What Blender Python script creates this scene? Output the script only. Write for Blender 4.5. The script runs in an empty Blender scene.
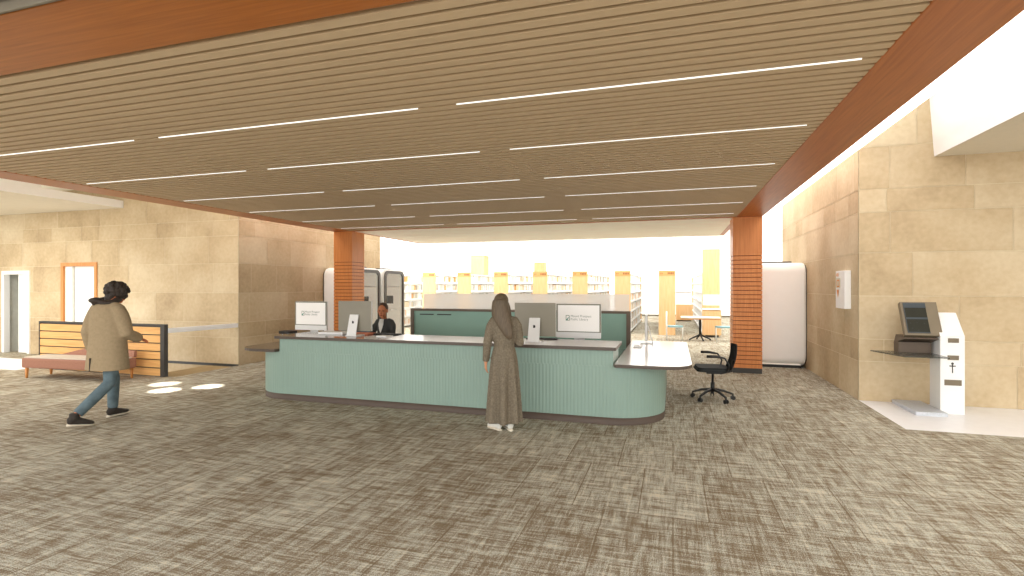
import bpy, bmesh, math, random
from mathutils import Vector, Matrix
random.seed(7)
PI = math.pi
sc = bpy.context.scene
COL = sc.collection

# ------------------------------------------------------------------ materials
def lin(c):
    c = c / 255.0
    return c / 12.92 if c <= 0.04045 else ((c + 0.055) / 1.055) ** 2.4
def rgb(r, g, b): return (lin(r), lin(g), lin(b), 1.0)

def base_mat(name, rough=0.6, metal=0.0, spec=0.5):
    m = bpy.data.materials.new(name); m.use_nodes = True
    nt = m.node_tree; b = nt.nodes['Principled BSDF']
    b.inputs['Roughness'].default_value = rough
    b.inputs['Metallic'].default_value = metal
    b.inputs['Specular IOR Level'].default_value = spec
    return m, nt, b

def mk(name, c, rough=0.6, metal=0.0, var=0.06, scale=8.0, stretch=(1, 1, 1), spec=0.5, bump=0.0, emit=0.0):
    m, nt, b = base_mat(name, rough, metal, spec)
    N = nt.nodes; L = nt.links
    tc = N.new('ShaderNodeTexCoord'); mp = N.new('ShaderNodeMapping'); mp.inputs['Scale'].default_value = stretch
    no = N.new('ShaderNodeTexNoise'); no.inputs['Scale'].default_value = scale; no.inputs['Detail'].default_value = 5
    L.new(tc.outputs['Object'], mp.inputs[0]); L.new(mp.outputs[0], no.inputs['Vector'])
    cr = N.new('ShaderNodeValToRGB')
    d = var
    cr.color_ramp.elements[0].position = 0.3; cr.color_ramp.elements[1].position = 0.7
    cr.color_ramp.elements[0].color = (c[0]*(1-d), c[1]*(1-d), c[2]*(1-d), 1)
    cr.color_ramp.elements[1].color = (min(1, c[0]*(1+d)), min(1, c[1]*(1+d)), min(1, c[2]*(1+d)), 1)
    L.new(no.outputs['Fac'], cr.inputs[0]); L.new(cr.outputs[0], b.inputs['Base Color'])
    if bump:
        bp = N.new('ShaderNodeBump'); bp.inputs['Strength'].default_value = bump; bp.inputs['Distance'].default_value = 0.01
        L.new(no.outputs['Fac'], bp.inputs['Height']); L.new(bp.outputs[0], b.inputs['Normal'])
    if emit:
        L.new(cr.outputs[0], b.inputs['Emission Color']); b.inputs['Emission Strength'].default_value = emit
    return m

def wood(name, c1, c2, axis, rough=0.4, scale=3.0):
    st = [14.0, 14.0, 14.0]; st[axis] = 0.6
    m, nt, b = base_mat(name, rough)
    N = nt.nodes; L = nt.links
    tc = N.new('ShaderNodeTexCoord'); mp = N.new('ShaderNodeMapping'); mp.inputs['Scale'].default_value = st
    no = N.new('ShaderNodeTexNoise'); no.inputs['Scale'].default_value = scale; no.inputs['Detail'].default_value = 8; no.inputs['Distortion'].default_value = 0.6
    L.new(tc.outputs['Object'], mp.inputs[0]); L.new(mp.outputs[0], no.inputs['Vector'])
    cr = N.new('ShaderNodeValToRGB'); cr.color_ramp.elements[0].position = 0.3; cr.color_ramp.elements[1].position = 0.72
    cr.color_ramp.elements[0].color = c1; cr.color_ramp.elements[1].color = c2
    L.new(no.outputs['Fac'], cr.inputs[0]); L.new(cr.outputs[0], b.inputs['Base Color'])
    return m

def stone_mat():
    m, nt, b = base_mat('sandstone', 0.85, spec=0.2)
    N = nt.nodes; L = nt.links
    at = N.new('ShaderNodeAttribute'); at.attribute_name = 'tone'
    tc = N.new('ShaderNodeTexCoord')
    n1 = N.new('ShaderNodeTexNoise'); n1.inputs['Scale'].default_value = 1.1; n1.inputs['Detail'].default_value = 6
    n2 = N.new('ShaderNodeTexNoise'); n2.inputs['Scale'].default_value = 14; n2.inputs['Detail'].default_value = 8
    L.new(tc.outputs['Object'], n1.inputs['Vector']); L.new(tc.outputs['Object'], n2.inputs['Vector'])
    a = N.new('ShaderNodeMath'); a.operation = 'MULTIPLY_ADD'; a.inputs[1].default_value = 0.26
    L.new(at.outputs['Fac'], a.inputs[0])
    s1 = N.new('ShaderNodeMath'); s1.operation = 'MULTIPLY_ADD'; s1.inputs[1].default_value = 0.95; s1.inputs[2].default_value = -0.25
    L.new(n1.outputs['Fac'], s1.inputs[0]); L.new(s1.outputs[0], a.inputs[2])
    a2 = N.new('ShaderNodeMath'); a2.operation = 'MULTIPLY_ADD'; a2.inputs[1].default_value = 0.42
    L.new(n2.outputs['Fac'], a2.inputs[0]); L.new(a.outputs[0], a2.inputs[2])
    cr = N.new('ShaderNodeValToRGB'); e = cr.color_ramp.elements
    e[0].position = 0.1; e[0].color = rgb(160, 137, 108); e[1].position = 0.95; e[1].color = rgb(220, 204, 174)
    k = e.new(0.5); k.color = rgb(196, 175, 141)
    L.new(a2.outputs[0], cr.inputs[0]); L.new(cr.outputs[0], b.inputs['Base Color'])
    bp = N.new('ShaderNodeBump'); bp.inputs['Strength'].default_value = 0.15; bp.inputs['Distance'].default_value = 0.01
    L.new(n2.outputs['Fac'], bp.inputs['Height']); L.new(bp.outputs[0], b.inputs['Normal'])
    return m

def carpet_mat():
    m, nt, b = base_mat('carpet', 0.95, spec=0.1)
    N = nt.nodes; L = nt.links
    tc = N.new('ShaderNodeTexCoord')
    def math_(op, a, bb=None, c=None):
        n = N.new('ShaderNodeMath'); n.operation = op
        for i, v in enumerate((a, bb, c)):
            if v is None: continue
            if isinstance(v, (int, float)): n.inputs[i].default_value = v
            else: L.new(v, n.inputs[i])
        return n.outputs[0]
    def noise(st, scale=1.0, det=3, off=(0, 0, 0), rough=0.6):
        mp = N.new('ShaderNodeMapping'); mp.inputs['Scale'].default_value = st; mp.inputs['Location'].default_value = off
        L.new(tc.outputs['Object'], mp.inputs[0])
        n = N.new('ShaderNodeTexNoise'); n.inputs['Scale'].default_value = scale; n.inputs['Detail'].default_value = det
        n.inputs['Roughness'].default_value = rough
        L.new(mp.outputs[0], n.inputs['Vector']); return n.outputs['Fac']
    sx = noise((4, 70, 1))                 # threads along the desk direction
    sy = noise((60, 3.2, 1), off=(3, 5, 0))  # threads across
    bands = noise((3.2, 19, 1), off=(9, 2, 0), det=2)
    bandsy = noise((16, 2.8, 1), off=(4, 7, 0), det=2)
    grain = noise((150, 150, 1), det=2)
    # tile cells: alternating tone per half-metre tile, with thin dark joints
    br = N.new('ShaderNodeTexBrick'); br.offset = 0.5
    br.inputs['Scale'].default_value = 1.0; br.inputs['Brick Width'].default_value = 0.5; br.inputs['Row Height'].default_value = 1.0
    br.inputs['Mortar Size'].default_value = 0.006; br.inputs['Mortar Smooth'].default_value = 0.6
    br.inputs['Color1'].default_value = (0, 0, 0, 1); br.inputs['Color2'].default_value = (1, 1, 1, 1); br.inputs['Mortar'].default_value = (0, 0, 0, 1)
    L.new(tc.outputs['Object'], br.inputs['Vector'])
    v = math_('MULTIPLY_ADD', sx, 0.7, -0.35)
    v = math_('ADD', v, math_('MULTIPLY_ADD', sy, 0.5, -0.25))
    v = math_('ADD', v, math_('MULTIPLY_ADD', bands, 0.52, -0.26))
    v = math_('ADD', v, math_('MULTIPLY_ADD', bandsy, 0.44, -0.22))
    v = math_('ADD', v, math_('MULTIPLY_ADD', grain, 1.2, -0.6))
    v = math_('ADD', v, math_('MULTIPLY_ADD', br.outputs['Color'], 0.1, 0.45))
    v = math_('SUBTRACT', v, math_('MULTIPLY', br.outputs['Fac'], 0.16))
    th = math_('MAXIMUM', noise((5, 120, 1), off=(1, 8, 0), det=2), noise((110, 4.5, 1), off=(6, 1, 0), det=2))
    th = math_('MULTIPLY', math_('MAXIMUM', math_('SUBTRACT', th, .64), 0.0), 2.6)
    v = math_('ADD', v, th)
    cr = N.new('ShaderNodeValToRGB'); e = cr.color_ramp.elements
    e[0].position = 0.3; e[0].color = rgb(118, 103, 82); e[1].position = 0.8; e[1].color = rgb(214, 200, 174)
    for p, c in ((0.44, (138, 121, 97)), (0.50, (160, 150, 132)), (0.58, (174, 180, 172)), (0.68, (202, 194, 172))):
        k = e.new(p); k.color = rgb(*c)
    L.new(v, cr.inputs[0]); L.new(cr.outputs[0], b.inputs['Base Color'])
    bp = N.new('ShaderNodeBump'); bp.inputs['Strength'].default_value = 0.25; bp.inputs['Distance'].default_value = 0.01
    L.new(v, bp.inputs['Height']); L.new(bp.outputs[0], b.inputs['Normal'])
    return m

def emis(name, c, s):
    m, nt, b = base_mat(name, 0.6)
    b.inputs['Base Color'].default_value = c
    b.inputs['Emission Color'].default_value = c; b.inputs['Emission Strength'].default_value = s
    return m

def glassy(name, c, alpha_mix, rough=0.05):
    m = bpy.data.materials.new(name); m.use_nodes = True
    nt = m.node_tree; N = nt.nodes; L = nt.links
    for n in list(N):
        if n.type != 'OUTPUT_MATERIAL': N.remove(n)
    out = [n for n in N if n.type == 'OUTPUT_MATERIAL'][0]
    t = N.new('ShaderNodeBsdfTransparent'); g = N.new('ShaderNodeBsdfPrincipled')
    g.inputs['Base Color'].default_value = c; g.inputs['Roughness'].default_value = rough
    mx = N.new('ShaderNodeMixShader'); mx.inputs[0].default_value = alpha_mix
    L.new(t.outputs[0], mx.inputs[1]); L.new(g.outputs[0], mx.inputs[2]); L.new(mx.outputs[0], out.inputs['Surface'])
    return m

def frosted(name, c, mixv, rough):
    m = bpy.data.materials.new(name); m.use_nodes = True
    nt = m.node_tree; N = nt.nodes; L = nt.links
    for n in list(N):
        if n.type != 'OUTPUT_MATERIAL': N.remove(n)
    out = [n for n in N if n.type == 'OUTPUT_MATERIAL'][0]
    t = N.new('ShaderNodeBsdfTransparent'); d = N.new('ShaderNodeBsdfDiffuse'); l = N.new('ShaderNodeBsdfTranslucent')
    d.inputs['Color'].default_value = c; l.inputs['Color'].default_value = c
    m1 = N.new('ShaderNodeMixShader'); m1.inputs[0].default_value = .6
    L.new(d.outputs[0], m1.inputs[1]); L.new(l.outputs[0], m1.inputs[2])
    mx = N.new('ShaderNodeMixShader'); mx.inputs[0].default_value = mixv
    L.new(t.outputs[0], mx.inputs[1]); L.new(m1.outputs[0], mx.inputs[2]); L.new(mx.outputs[0], out.inputs['Surface'])
    return m

M = {}
M['carpet'] = carpet_mat()
M['stone'] = stone_mat()
M['mortar'] = mk('mortar', rgb(222, 210, 178), 0.9)
M['tile'] = mk('white_tile', rgb(240, 240, 242), 0.35, var=0.02)
M['paint'] = mk('white_paint', rgb(240, 240, 238), 0.8, var=0.01)
M['paint_glow'] = mk('white_ceiling_glow', rgb(255, 255, 254), 0.8, var=0.0, emit=2.6)  # white ceiling given emission so the strips come out blown white
M['hall_ceiling_glow'] = mk('hall_ceiling_glow', rgb(250, 250, 250), 0.8, var=0.0, emit=0.75)  # emission added in place of light bounced onto the ceiling
M['hall_wall_glow'] = mk('hall_wall_glow', rgb(250, 250, 250), 0.8, var=0.0, emit=0.62)  # plain white wall, its brightness put in as emission
M['soffit_glow'] = mk('cream_soffit_glow', rgb(246, 238, 220), 0.85, var=0.03, scale=3, emit=0.1)  # slight glow added to lift the soffit, which is no lamp
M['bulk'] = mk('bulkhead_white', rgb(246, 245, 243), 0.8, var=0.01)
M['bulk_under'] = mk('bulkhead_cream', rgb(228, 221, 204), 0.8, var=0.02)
M['beam_x'] = wood('beam_wood_x', rgb(164, 92, 28), rgb(188, 112, 44), 0)
M['beam_y'] = wood('beam_wood_y', rgb(166, 92, 36), rgb(190, 112, 50), 1)
M['column'] = wood('column_wood', rgb(198, 118, 54), rgb(218, 140, 72), 2, 0.45)
M['groove'] = mk('groove_dark', rgb(110, 48, 18), 0.8)
M['slat'] = mk('slat_oak', rgb(206, 182, 150), 0.7, var=0.03, scale=4, stretch=(.3, 6, 6))
M['slat_back'] = mk('slat_backing', rgb(150, 124, 92), 0.9)
M['slat_side_shade'] = mk('slat_side_shade', rgb(184, 158, 124), 0.9, var=0.03)  # same oak darkened, shade of the gaps put into the colour
M['grey_trim'] = mk('grey_trim', rgb(120, 112, 96), 0.7)
M['brown'] = mk('dark_brown_wood', rgb(120, 60, 24), 0.6)
M['teal'] = mk('teal_laminate', rgb(140, 164, 152), 0.38, var=0.03, scale=2)
M['teal_dark'] = mk('teal_panel', rgb(150, 186, 170), 0.6, var=0.03, scale=2)
M['plinth'] = mk('plinth_brown', rgb(84, 70, 60), 0.6)
M['top'] = mk('counter_dark', rgb(74, 62, 55), 0.1, var=0.08, scale=6, spec=0.9)
M['top_glare'] = mk('worktop_glare', rgb(226, 222, 220), 0.18, var=0.01)  # hall glare on the dark glossy top, put into the colour as white
M['top_edge'] = mk('counter_edge', rgb(82, 70, 60), 0.4)
M['black'] = mk('black_plastic', rgb(30, 30, 30), 0.5)
M['black_fabric'] = mk('black_mesh_fabric', rgb(36, 38, 38), 0.85, scale=60, var=0.2)
M['alu'] = mk('silver_aluminium', rgb(232, 231, 228), 0.35, var=0.02)
M['imac_back'] = mk('grey_aluminium_back', rgb(138, 132, 116), 0.45, var=0.05, scale=3)
M['bezel'] = mk('monitor_bezel', rgb(120, 118, 100), 0.4)
M['screen'] = mk('lit_screen', rgb(226, 222, 216), 0.5, var=0.01, emit=0.25)
M['logo_teal'] = mk('logo_teal', rgb(70, 140, 122), 0.6)
M['logo_green'] = mk('logo_green', rgb(150, 160, 140), 0.6)
M['text_grey'] = mk('text_grey', rgb(150, 152, 140), 0.6)
M['pod'] = mk('pod_white', rgb(250, 249, 246), 0.35, var=0.01)
M['pod_frame'] = mk('pod_frame_dark', rgb(70, 68, 62), 0.4)
M['pod_in_glow'] = mk('pod_interior_glow', rgb(214, 208, 192), 0.8, var=0.04, emit=0.35)  # glow added to the lining to brighten the booth inside
M['glass'] = glassy('clear_glass', (0.9, 0.93, 0.92, 1), 0.12)
M['frost'] = frosted('frosted_acrylic', rgb(255, 254, 252), 0.6, 0.6)
M['smoke'] = glassy('smoked_glass', rgb(70, 74, 68), 0.72, 0.1)
M['oak'] = wood('shelf_oak', rgb(228, 182, 126), rgb(238, 200, 152), 2, 0.6)
M['oak_h'] = wood('panel_oak', rgb(214, 160, 92), rgb(236, 186, 120), 0, 0.6)
M['oak_dark'] = mk('sign_oak', rgb(220, 166, 104), 0.6)
M['sign_ink'] = mk('sign_ink', rgb(150, 96, 54), 0.6)
M['shelf'] = mk('white_shelf', rgb(244, 243, 240), 0.6, var=0.01)
M['book_white'] = mk('book_white', rgb(238, 234, 226), 0.7)
M['book_cream'] = mk('book_cream', rgb(222, 208, 180), 0.7)
M['book_orange'] = mk('book_orange', rgb(226, 172, 112), 0.7)
M['book_grey'] = mk('book_grey', rgb(190, 188, 178), 0.7)
M['bench'] = mk('bench_fabric', rgb(158, 112, 92), 0.85, scale=40, var=0.1)
M['bench_pale'] = mk('bench_pale', rgb(206, 196, 182), 0.7)
M['frame_brown'] = mk('frame_brown', rgb(112, 98, 84), 0.6)
M['charcoal'] = mk('charcoal_metal', rgb(58, 56, 52), 0.55)
M['kiosk'] = mk('kiosk_grey', rgb(124, 112, 92), 0.6, var=0.04)
M['kiosk_dark'] = mk('kiosk_brown', rgb(92, 78, 64), 0.55)
M['kiosk_screen'] = mk('dark_screen', rgb(52, 52, 44), 0.6, spec=0.15)
M['screen_blue'] = mk('screen_blue', rgb(62, 70, 76), 0.6)
M['slot'] = mk('slot_dark', rgb(120, 108, 88), 0.6)
M['base_grey'] = mk('base_plate_grey', rgb(196, 200, 206), 0.5, scale=90, var=0.12)
M['aed_orange'] = mk('aed_orange', rgb(226, 146, 60), 0.6)
M['aed_window'] = mk('aed_window', rgb(196, 196, 176), 0.3)
M['steel_blue'] = mk('chair_blue', rgb(140, 186, 196), 0.6)
M['navy'] = mk('navy_fabric', rgb(58, 76, 92), 0.85, scale=40)
M['table_top'] = mk('table_top_pale', rgb(226, 214, 190), 0.5)
M['paper'] = mk('paper_white', rgb(246, 245, 242), 0.8, var=0.01)
M['pink'] = mk('salmon_folder', rgb(206, 122, 90), 0.7)
M['coat'] = mk('coat_wool', rgb(156, 138, 110), 0.95, scale=30, var=0.08, spec=0.1)
M['jeans'] = mk('denim', rgb(98, 114, 120), 0.9, scale=14, var=0.22, spec=0.1)
M['shoe_dark'] = mk('shoe_suede', rgb(48, 42, 36), 0.8)
M['sole'] = mk('sole_cream', rgb(214, 204, 184), 0.7)
M['knit'] = mk('grey_brown_knit', rgb(122, 112, 96), 0.95, scale=55, var=0.25, spec=0.1, bump=0.3)
M['hair_black'] = mk('hair_black', rgb(50, 40, 32), 0.7, scale=40, var=0.3, bump=0.5)
M['hair_brown'] = mk('hair_ash_brown', rgb(96, 82, 64), 0.6, scale=30, stretch=(3, 3, .3), var=0.2)
M['hair_dark'] = mk('hair_dark_brown', rgb(74, 58, 48), 0.6, scale=30, var=0.2)
M['skin_brown'] = mk('skin_brown', rgb(190, 112, 72), 0.6, var=0.04)
M['skin_tan'] = mk('skin_tan', rgb(206, 142, 104), 0.6, var=0.04)
M['skin_deep'] = mk('skin_deep', rgb(184, 116, 78), 0.6, var=0.04)
M['suit'] = mk('suit_charcoal', rgb(60, 60, 58), 0.85, scale=40, var=0.1)
M['shirt'] = mk('shirt_white', rgb(224, 222, 214), 0.8)
M['eye'] = mk('eye_dark', rgb(30, 20, 16), 0.3)
M['lip'] = mk('lip', rgb(150, 66, 54), 0.5)
M['light'] = emis('linear_light', (0.95, 0.97, 0.95, 1), 0.6)
M['seam'] = mk('faint_seam', rgb(214, 212, 206), 0.8, var=0.0)
M['concrete'] = mk('stair_plaster', rgb(176, 154, 116), 0.9, var=0.08, scale=3)
M['door_white'] = mk('door_white', rgb(240, 240, 238), 0.5, var=0.01)
M['recess'] = mk('recess_grey', rgb(214, 214, 204), 0.8)
M['door_oak'] = wood('door_oak', rgb(196, 126, 60), rgb(216, 150, 84), 2, 0.5)

# ------------------------------------------------------------------ mesh helpers
def BM(): return bmesh.new()

def box(bm, x0, x1, y0, y1, z0, z1, mi=0, mat=None, bev=0.0):
    vs = []
    for z in (z0, z1):
        for (x, y) in ((x0, y0), (x1, y0), (x1, y1), (x0, y1)):
            v = Vector((x, y, z))
            if mat is not None: v = mat @ v
            vs.append(bm.verts.new(v))
    fs = [(3, 2, 1, 0), (4, 5, 6, 7), (0, 1, 5, 4), (1, 2, 6, 5), (2, 3, 7, 6), (3, 0, 4, 7)]
    out = []
    for f in fs:
        ff = bm.faces.new([vs[i] for i in f]); ff.material_index = mi; out.append(ff)
    if bev > 0:
        es = list({e for f in out for e in f.edges})
        r = bmesh.ops.bevel(bm, geom=es, offset=bev, segments=2, affect='EDGES', profile=0.6)
        for f in r['faces']: f.material_index = mi
    return out

def prism(bm, pts, z0, z1, mi=0, mat=None):
    """extrude a CCW xy polygon between z0 and z1"""
    lo = []; hi = []
    for (x, y) in pts:
        a = Vector((x, y, z0)); b = Vector((x, y, z1))
        if mat is not None: a = mat @ a; b = mat @ b
        lo.append(bm.verts.new(a)); hi.append(bm.verts.new(b))
    n = len(pts)
    f = bm.faces.new(list(reversed(lo))); f.material_index = mi
    f = bm.faces.new(hi); f.material_index = mi
    for i in range(n):
        j = (i + 1) % n
        f = bm.faces.new((lo[i], lo[j], hi[j], hi[i])); f.material_index = mi

def rrect(x0, x1, y0, y1, r, seg=8):
    """rounded rectangle; r = radius or (r_x0y0, r_x1y0, r_x1y1, r_x0y1)"""
    if not isinstance(r, (tuple, list)): r = (r,) * 4
    pts = []
    cs = ((x0, y0, 1, 1, PI), (x1, y0, -1, 1, 1.5 * PI), (x1, y1, -1, -1, 0), (x0, y1, 1, -1, .5 * PI))
    for (cx, cy, sx, sy, a0), rr in zip(cs, r):
        if rr <= 0: pts.append((cx, cy)); continue
        for k in range(seg + 1):
            a = a0 + .5 * PI * k / seg
            pts.append((cx + sx * rr + rr * math.cos(a), cy + sy * rr + rr * math.sin(a)))
    return pts

def tube(bm, pts, rad, seg=10, hint=(0, 0, 1), mi=0, cap=True):
    """loft rings along pts; rad entries are r or (r_side, r_other)"""
    pts = [Vector(p) for p in pts]; hint = Vector(hint)
    rings = []
    n = len(pts)
    for i, p in enumerate(pts):
        t = (pts[min(i + 1, n - 1)] - pts[max(i - 1, 0)]).normalized()
        s = t.cross(hint)
        if s.length < 1e-3: s = t.cross(Vector((1, 0, 0)))
        if s.length < 1e-3: s = t.cross(Vector((0, 1, 0)))
        s.normalize(); u = s.cross(t).normalized()
        r = rad[i] if isinstance(rad, (list, tuple)) else rad
        ra, rb = r if isinstance(r, (tuple, list)) else (r, r)
        rings.append([bm.verts.new(p + s * (ra * math.cos(2 * PI * k / seg)) + u * (rb * math.sin(2 * PI * k / seg))) for k in range(seg)])
    for a, b in zip(rings, rings[1:]):
        for k in range(seg):
            f = bm.faces.new((a[k], a[(k + 1) % seg], b[(k + 1) % seg], b[k])); f.material_index = mi; f.smooth = True
    if cap:
        f = bm.faces.new(list(reversed(rings[0]))); f.material_index = mi
        f = bm.faces.new(rings[-1]); f.material_index = mi
    return rings

def hring(bm, secs, seg=20, mi=0, cap=True):
    """loft horizontal ellipses: secs of (cx, cy, z, rx, ry)"""
    rings = []
    for (cx, cy, z, rx, ry) in secs:
        rings.append([bm.verts.new((cx + rx * math.cos(2 * PI * k / seg), cy + ry * math.sin(2 * PI * k / seg), z)) for k in range(seg)])
    for a, b in zip(rings, rings[1:]):
        for k in range(seg):
            f = bm.faces.new((a[k], a[(k + 1) % seg], b[(k + 1) % seg], b[k])); f.smooth = True; f.material_index = mi
    if cap:
        bm.faces.new(list(reversed(rings[0]))); bm.faces.new(rings[-1])

def ell(bm, c, r, mat=None, u=16, v=12, mi=0):
    mm = Matrix.Translation(Vector(c)) @ (mat if mat is not None else Matrix()) @ Matrix.Diagonal((r[0], r[1], r[2], 1))
    ret = bmesh.ops.create_uvsphere(bm, u_segments=u, v_segments=v, radius=1, matrix=mm)
    for vt in ret['verts']:
        for f in vt.link_faces: f.smooth = True; f.material_index = mi

def obj(name, bm, mats, parent=None, loc=None, fix=True):
    if fix: bmesh.ops.recalc_face_normals(bm, faces=bm.faces)
    me = bpy.data.meshes.new(name); bm.to_mesh(me); bm.free()
    for m in (mats if isinstance(mats, (list, tuple)) else [mats]): me.materials.append(M[m] if isinstance(m, str) else m)
    o = bpy.data.objects.new(name, me); COL.objects.link(o)
    if parent is not None: o.parent = parent
    if loc: o.location = loc
    return o

def remesh(name, bm, mats, parent=None, voxel=0.01, smooth=4):
    bmesh.ops.recalc_face_normals(bm, faces=bm.faces)
    me = bpy.data.meshes.new('tmp'); bm.to_mesh(me); bm.free()
    o = bpy.data.objects.new('tmp', me); COL.objects.link(o)
    md = o.modifiers.new('r', 'REMESH'); md.mode = 'VOXEL'; md.voxel_size = voxel; md.use_smooth_shade = True
    if smooth:
        s = o.modifiers.new('s', 'SMOOTH'); s.factor = 0.5; s.iterations = smooth
    bpy.context.view_layer.update()
    dg = bpy.context.evaluated_depsgraph_get()
    me2 = bpy.data.meshes.new_from_object(o.evaluated_get(dg))
    bpy.data.objects.remove(o); bpy.data.meshes.remove(me)
    me2.name = name
    me2.materials.clear()
    for m in (mats if isinstance(mats, (list, tuple)) else [mats]): me2.materials.append(M[m])
    r = bpy.data.objects.new(name, me2); COL.objects.link(r)
    if parent is not None: r.parent = parent
    return r

def thing(name, label, cat, loc=(0, 0, 0), rotz=0.0, group=None):
    o = bpy.data.objects.new(name, None); COL.objects.link(o)
    o.empty_display_size = 0.1
    o.location = loc; o.rotation_euler = (0, 0, rotz)
    o['label'] = label; o['category'] = cat
    if group: o['group'] = group
    return o
def tag(o, label, cat, group=None):
    o['label'] = label; o['category'] = cat
    if group: o['group'] = group
    return o
def struct(name, bm, mats, parent=None):
    o = obj(name, bm, mats, parent)
    if parent is None: o['kind'] = 'structure'
    return o
def copy_tree(o, parent=None):
    c = o.copy(); COL.objects.link(c)
    if parent is not None: c.parent = parent
    for ch in list(o.children): copy_tree(ch, c)
    return c
def text_mesh(name, body, size, mat, parent, matrix, align='LEFT', extrude=0.0008):
    cu = bpy.data.curves.new('t', 'FONT'); cu.body = body; cu.size = size; cu.align_x = align; cu.extrude = extrude
    to = bpy.data.objects.new('t', cu); COL.objects.link(to)
    bpy.context.view_layer.update()
    me = bpy.data.meshes.new_from_object(to.evaluated_get(bpy.context.evaluated_depsgraph_get()))
    bpy.data.objects.remove(to)
    me.name = name; me.materials.clear(); me.materials.append(M[mat])
    me.transform(matrix)
    o = bpy.data.objects.new(name, me); COL.objects.link(o); o.parent = parent
    return o

# ------------------------------------------------------------------ key dimensions (metres)
XL, XR = -8.1, 1.66          # canopy outer edges
SL, SR = -7.60, 1.19         # slatted field
WL, WR = -8.93, 2.65         # faces of the two stone blocks
YW = 8.95                    # front face of the stone blocks
YS = 14.6                    # rear end of the stone blocks
HC = 3.07                    # canopy underside
YF, YB = 2.24, 11.1          # slatted field front and back

# ------------------------------------------------------------------ floor
bm = BM()
HX0, HX1, HY0, HY1 = -13.6, WL, 7.47, YW      # stairwell hole
xs = [-26, HX0, HX1, WR, 16]; ys = [-6, 7.3, HY0, HY1, 46]
TZ = {}
for i in range(4):
    for j in range(4):
        x0, x1, y0, y1 = xs[i], xs[i + 1], ys[j], ys[j + 1]
        if i == 1 and j == 2: continue
        if i == 3 and j in (1, 2): continue
        if i == 0 and j == 1 or (i == 0 and j == 2): pass
        vs = [bm.verts.new(p) for p in ((x0, y0, 0), (x1, y0, 0), (x1, y1, 0), (x0, y1, 0))]
        bm.faces.new(vs)
bmesh.ops.remove_doubles(bm, verts=bm.verts, dist=1e-4)
struct('floor', bm, 'carpet')
bm = BM(); box(bm, WR, 16, 7.3, YW, -0.05, 0.001); struct('floor', bm, 'tile')
bm = BM(); box(bm, -26, -12.75, 7.1, 8.25, -0.05, 0.004); struct('floor', bm, 'tile')

# stairwell below floor level
bm = BM()
for k in range(5):
    box(bm, -9.75 - .3 * (k + 1), -9.75 - .3 * k, HY0, HY1, -1.8, -.17 * (k + 1))
box(bm, -9.75, HX1, HY0, HY1, -1.8, -.03)
struct('trim_1', bm, 'concrete')

# ------------------------------------------------------------------ stone walls
COURSES = [.59, .33, .64, .64, .6, .34, .63, .62, .6]
def sub_rects(rects, hole):
    out = []
    hx0, hx1, hz0, hz1 = hole
    for (a, b, c, d) in rects:
        if b <= hx0 or a >= hx1 or d <= hz0 or c >= hz1: out.append((a, b, c, d)); continue
        if a < hx0: out.append((a, hx0, c, d))
        if b > hx1: out.append((hx1, b, c, d))
        aa, bb = max(a, hx0), min(b, hx1)
        if c < hz0: out.append((aa, bb, c, hz0))
        if d > hz1: out.append((aa, bb, hz1, d))
    return out
def stone_faces(bm, lay, p0, p1, ztop, rng, holes=(), zstart=0.0):
    p0 = Vector(p0); p1 = Vector(p1); Lg = (p1 - p0).length; d = (p1 - p0) / Lg
    nrm = Vector((d.y, -d.x, 0))
    def quad(a, b, c, e, off, mi, tone):
        P = [p0 + d * a + nrm * off + Vector((0, 0, c)), p0 + d * b + nrm * off + Vector((0, 0, c)),
             p0 + d * b + nrm * off + Vector((0, 0, e)), p0 + d * a + nrm * off + Vector((0, 0, e))]
        f = bm.faces.new([bm.verts.new(q) for q in P]); f.material_index = mi; f[lay] = tone
    rects = [(0, Lg, zstart, ztop)]
    for h in holes: rects = sub_rects(rects, h)
    for r in rects: quad(*r, 0.0, 1, .5)
    z = 0.0; k = 0
    while z < ztop - 0.02:
        h = COURSES[k % len(COURSES)]; z1 = min(z + h, ztop); a = -rng.uniform(0.0, 1.0)
        if zstart < 0 and k == 0: pass
        while a < Lg:
            w = rng.uniform(.75, 1.7) if h > .5 else rng.uniform(.45, 1.2)
            a0, a1 = max(a, 0), min(a + w, Lg)
            a += w
            if a1 - a0 < .03: continue
            t = rng.random()
            rr = [(a0 + .0035, a1 - .0035, z + .0035, z1 - .0035)]
            for hh in holes: rr = sub_rects(rr, hh)
            for r in rr: quad(*r, 0.006, 0, t)
        z = z1; k += 1
    if zstart < 0:
        quad(0, Lg, zstart, -.03, .004, 0, .35)

rng = random.Random(3)
bm = BM(); lay = bm.faces.layers.float.new('tone')
stone_faces(bm, lay, (WR, YS, 0), (WR, YW, 0), 4.6, rng)
stone_faces(bm, lay, (WR, YW, 0), (14, YW, 0), 4.6, rng)
o = obj('wall_right', bm, ['stone', 'mortar'], fix=False); o['kind'] = 'structure'
bm = BM(); lay = bm.faces.layers.float.new('tone')
D1 = (-16.55, -15.5, 0.0, 2.10); D2 = (-14.37, -13.14, 0.0, 2.28)
X0 = -24.0
holes = [(a - X0, b - X0, c, d) for (a, b, c, d) in (D1, D2)]
stone_faces(bm, lay, (X0, YW, 0), (WL, YW, 0), 4.6, rng, holes, zstart=-1.8)
stone_faces(bm, lay, (WL, YW, 0), (WL, YS, 0), 4.6, rng)
o = obj('wall_left', bm, ['stone', 'mortar'], fix=False); o['kind'] = 'structure'
# shadow joint where the wall meets the stairwell, its shade painted as a dark strip
bm = BM(); box(bm, HX0, HX1, YW - .012, YW, -.03, .025); struct('shadow_joint_left', bm, 'charcoal')

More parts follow.
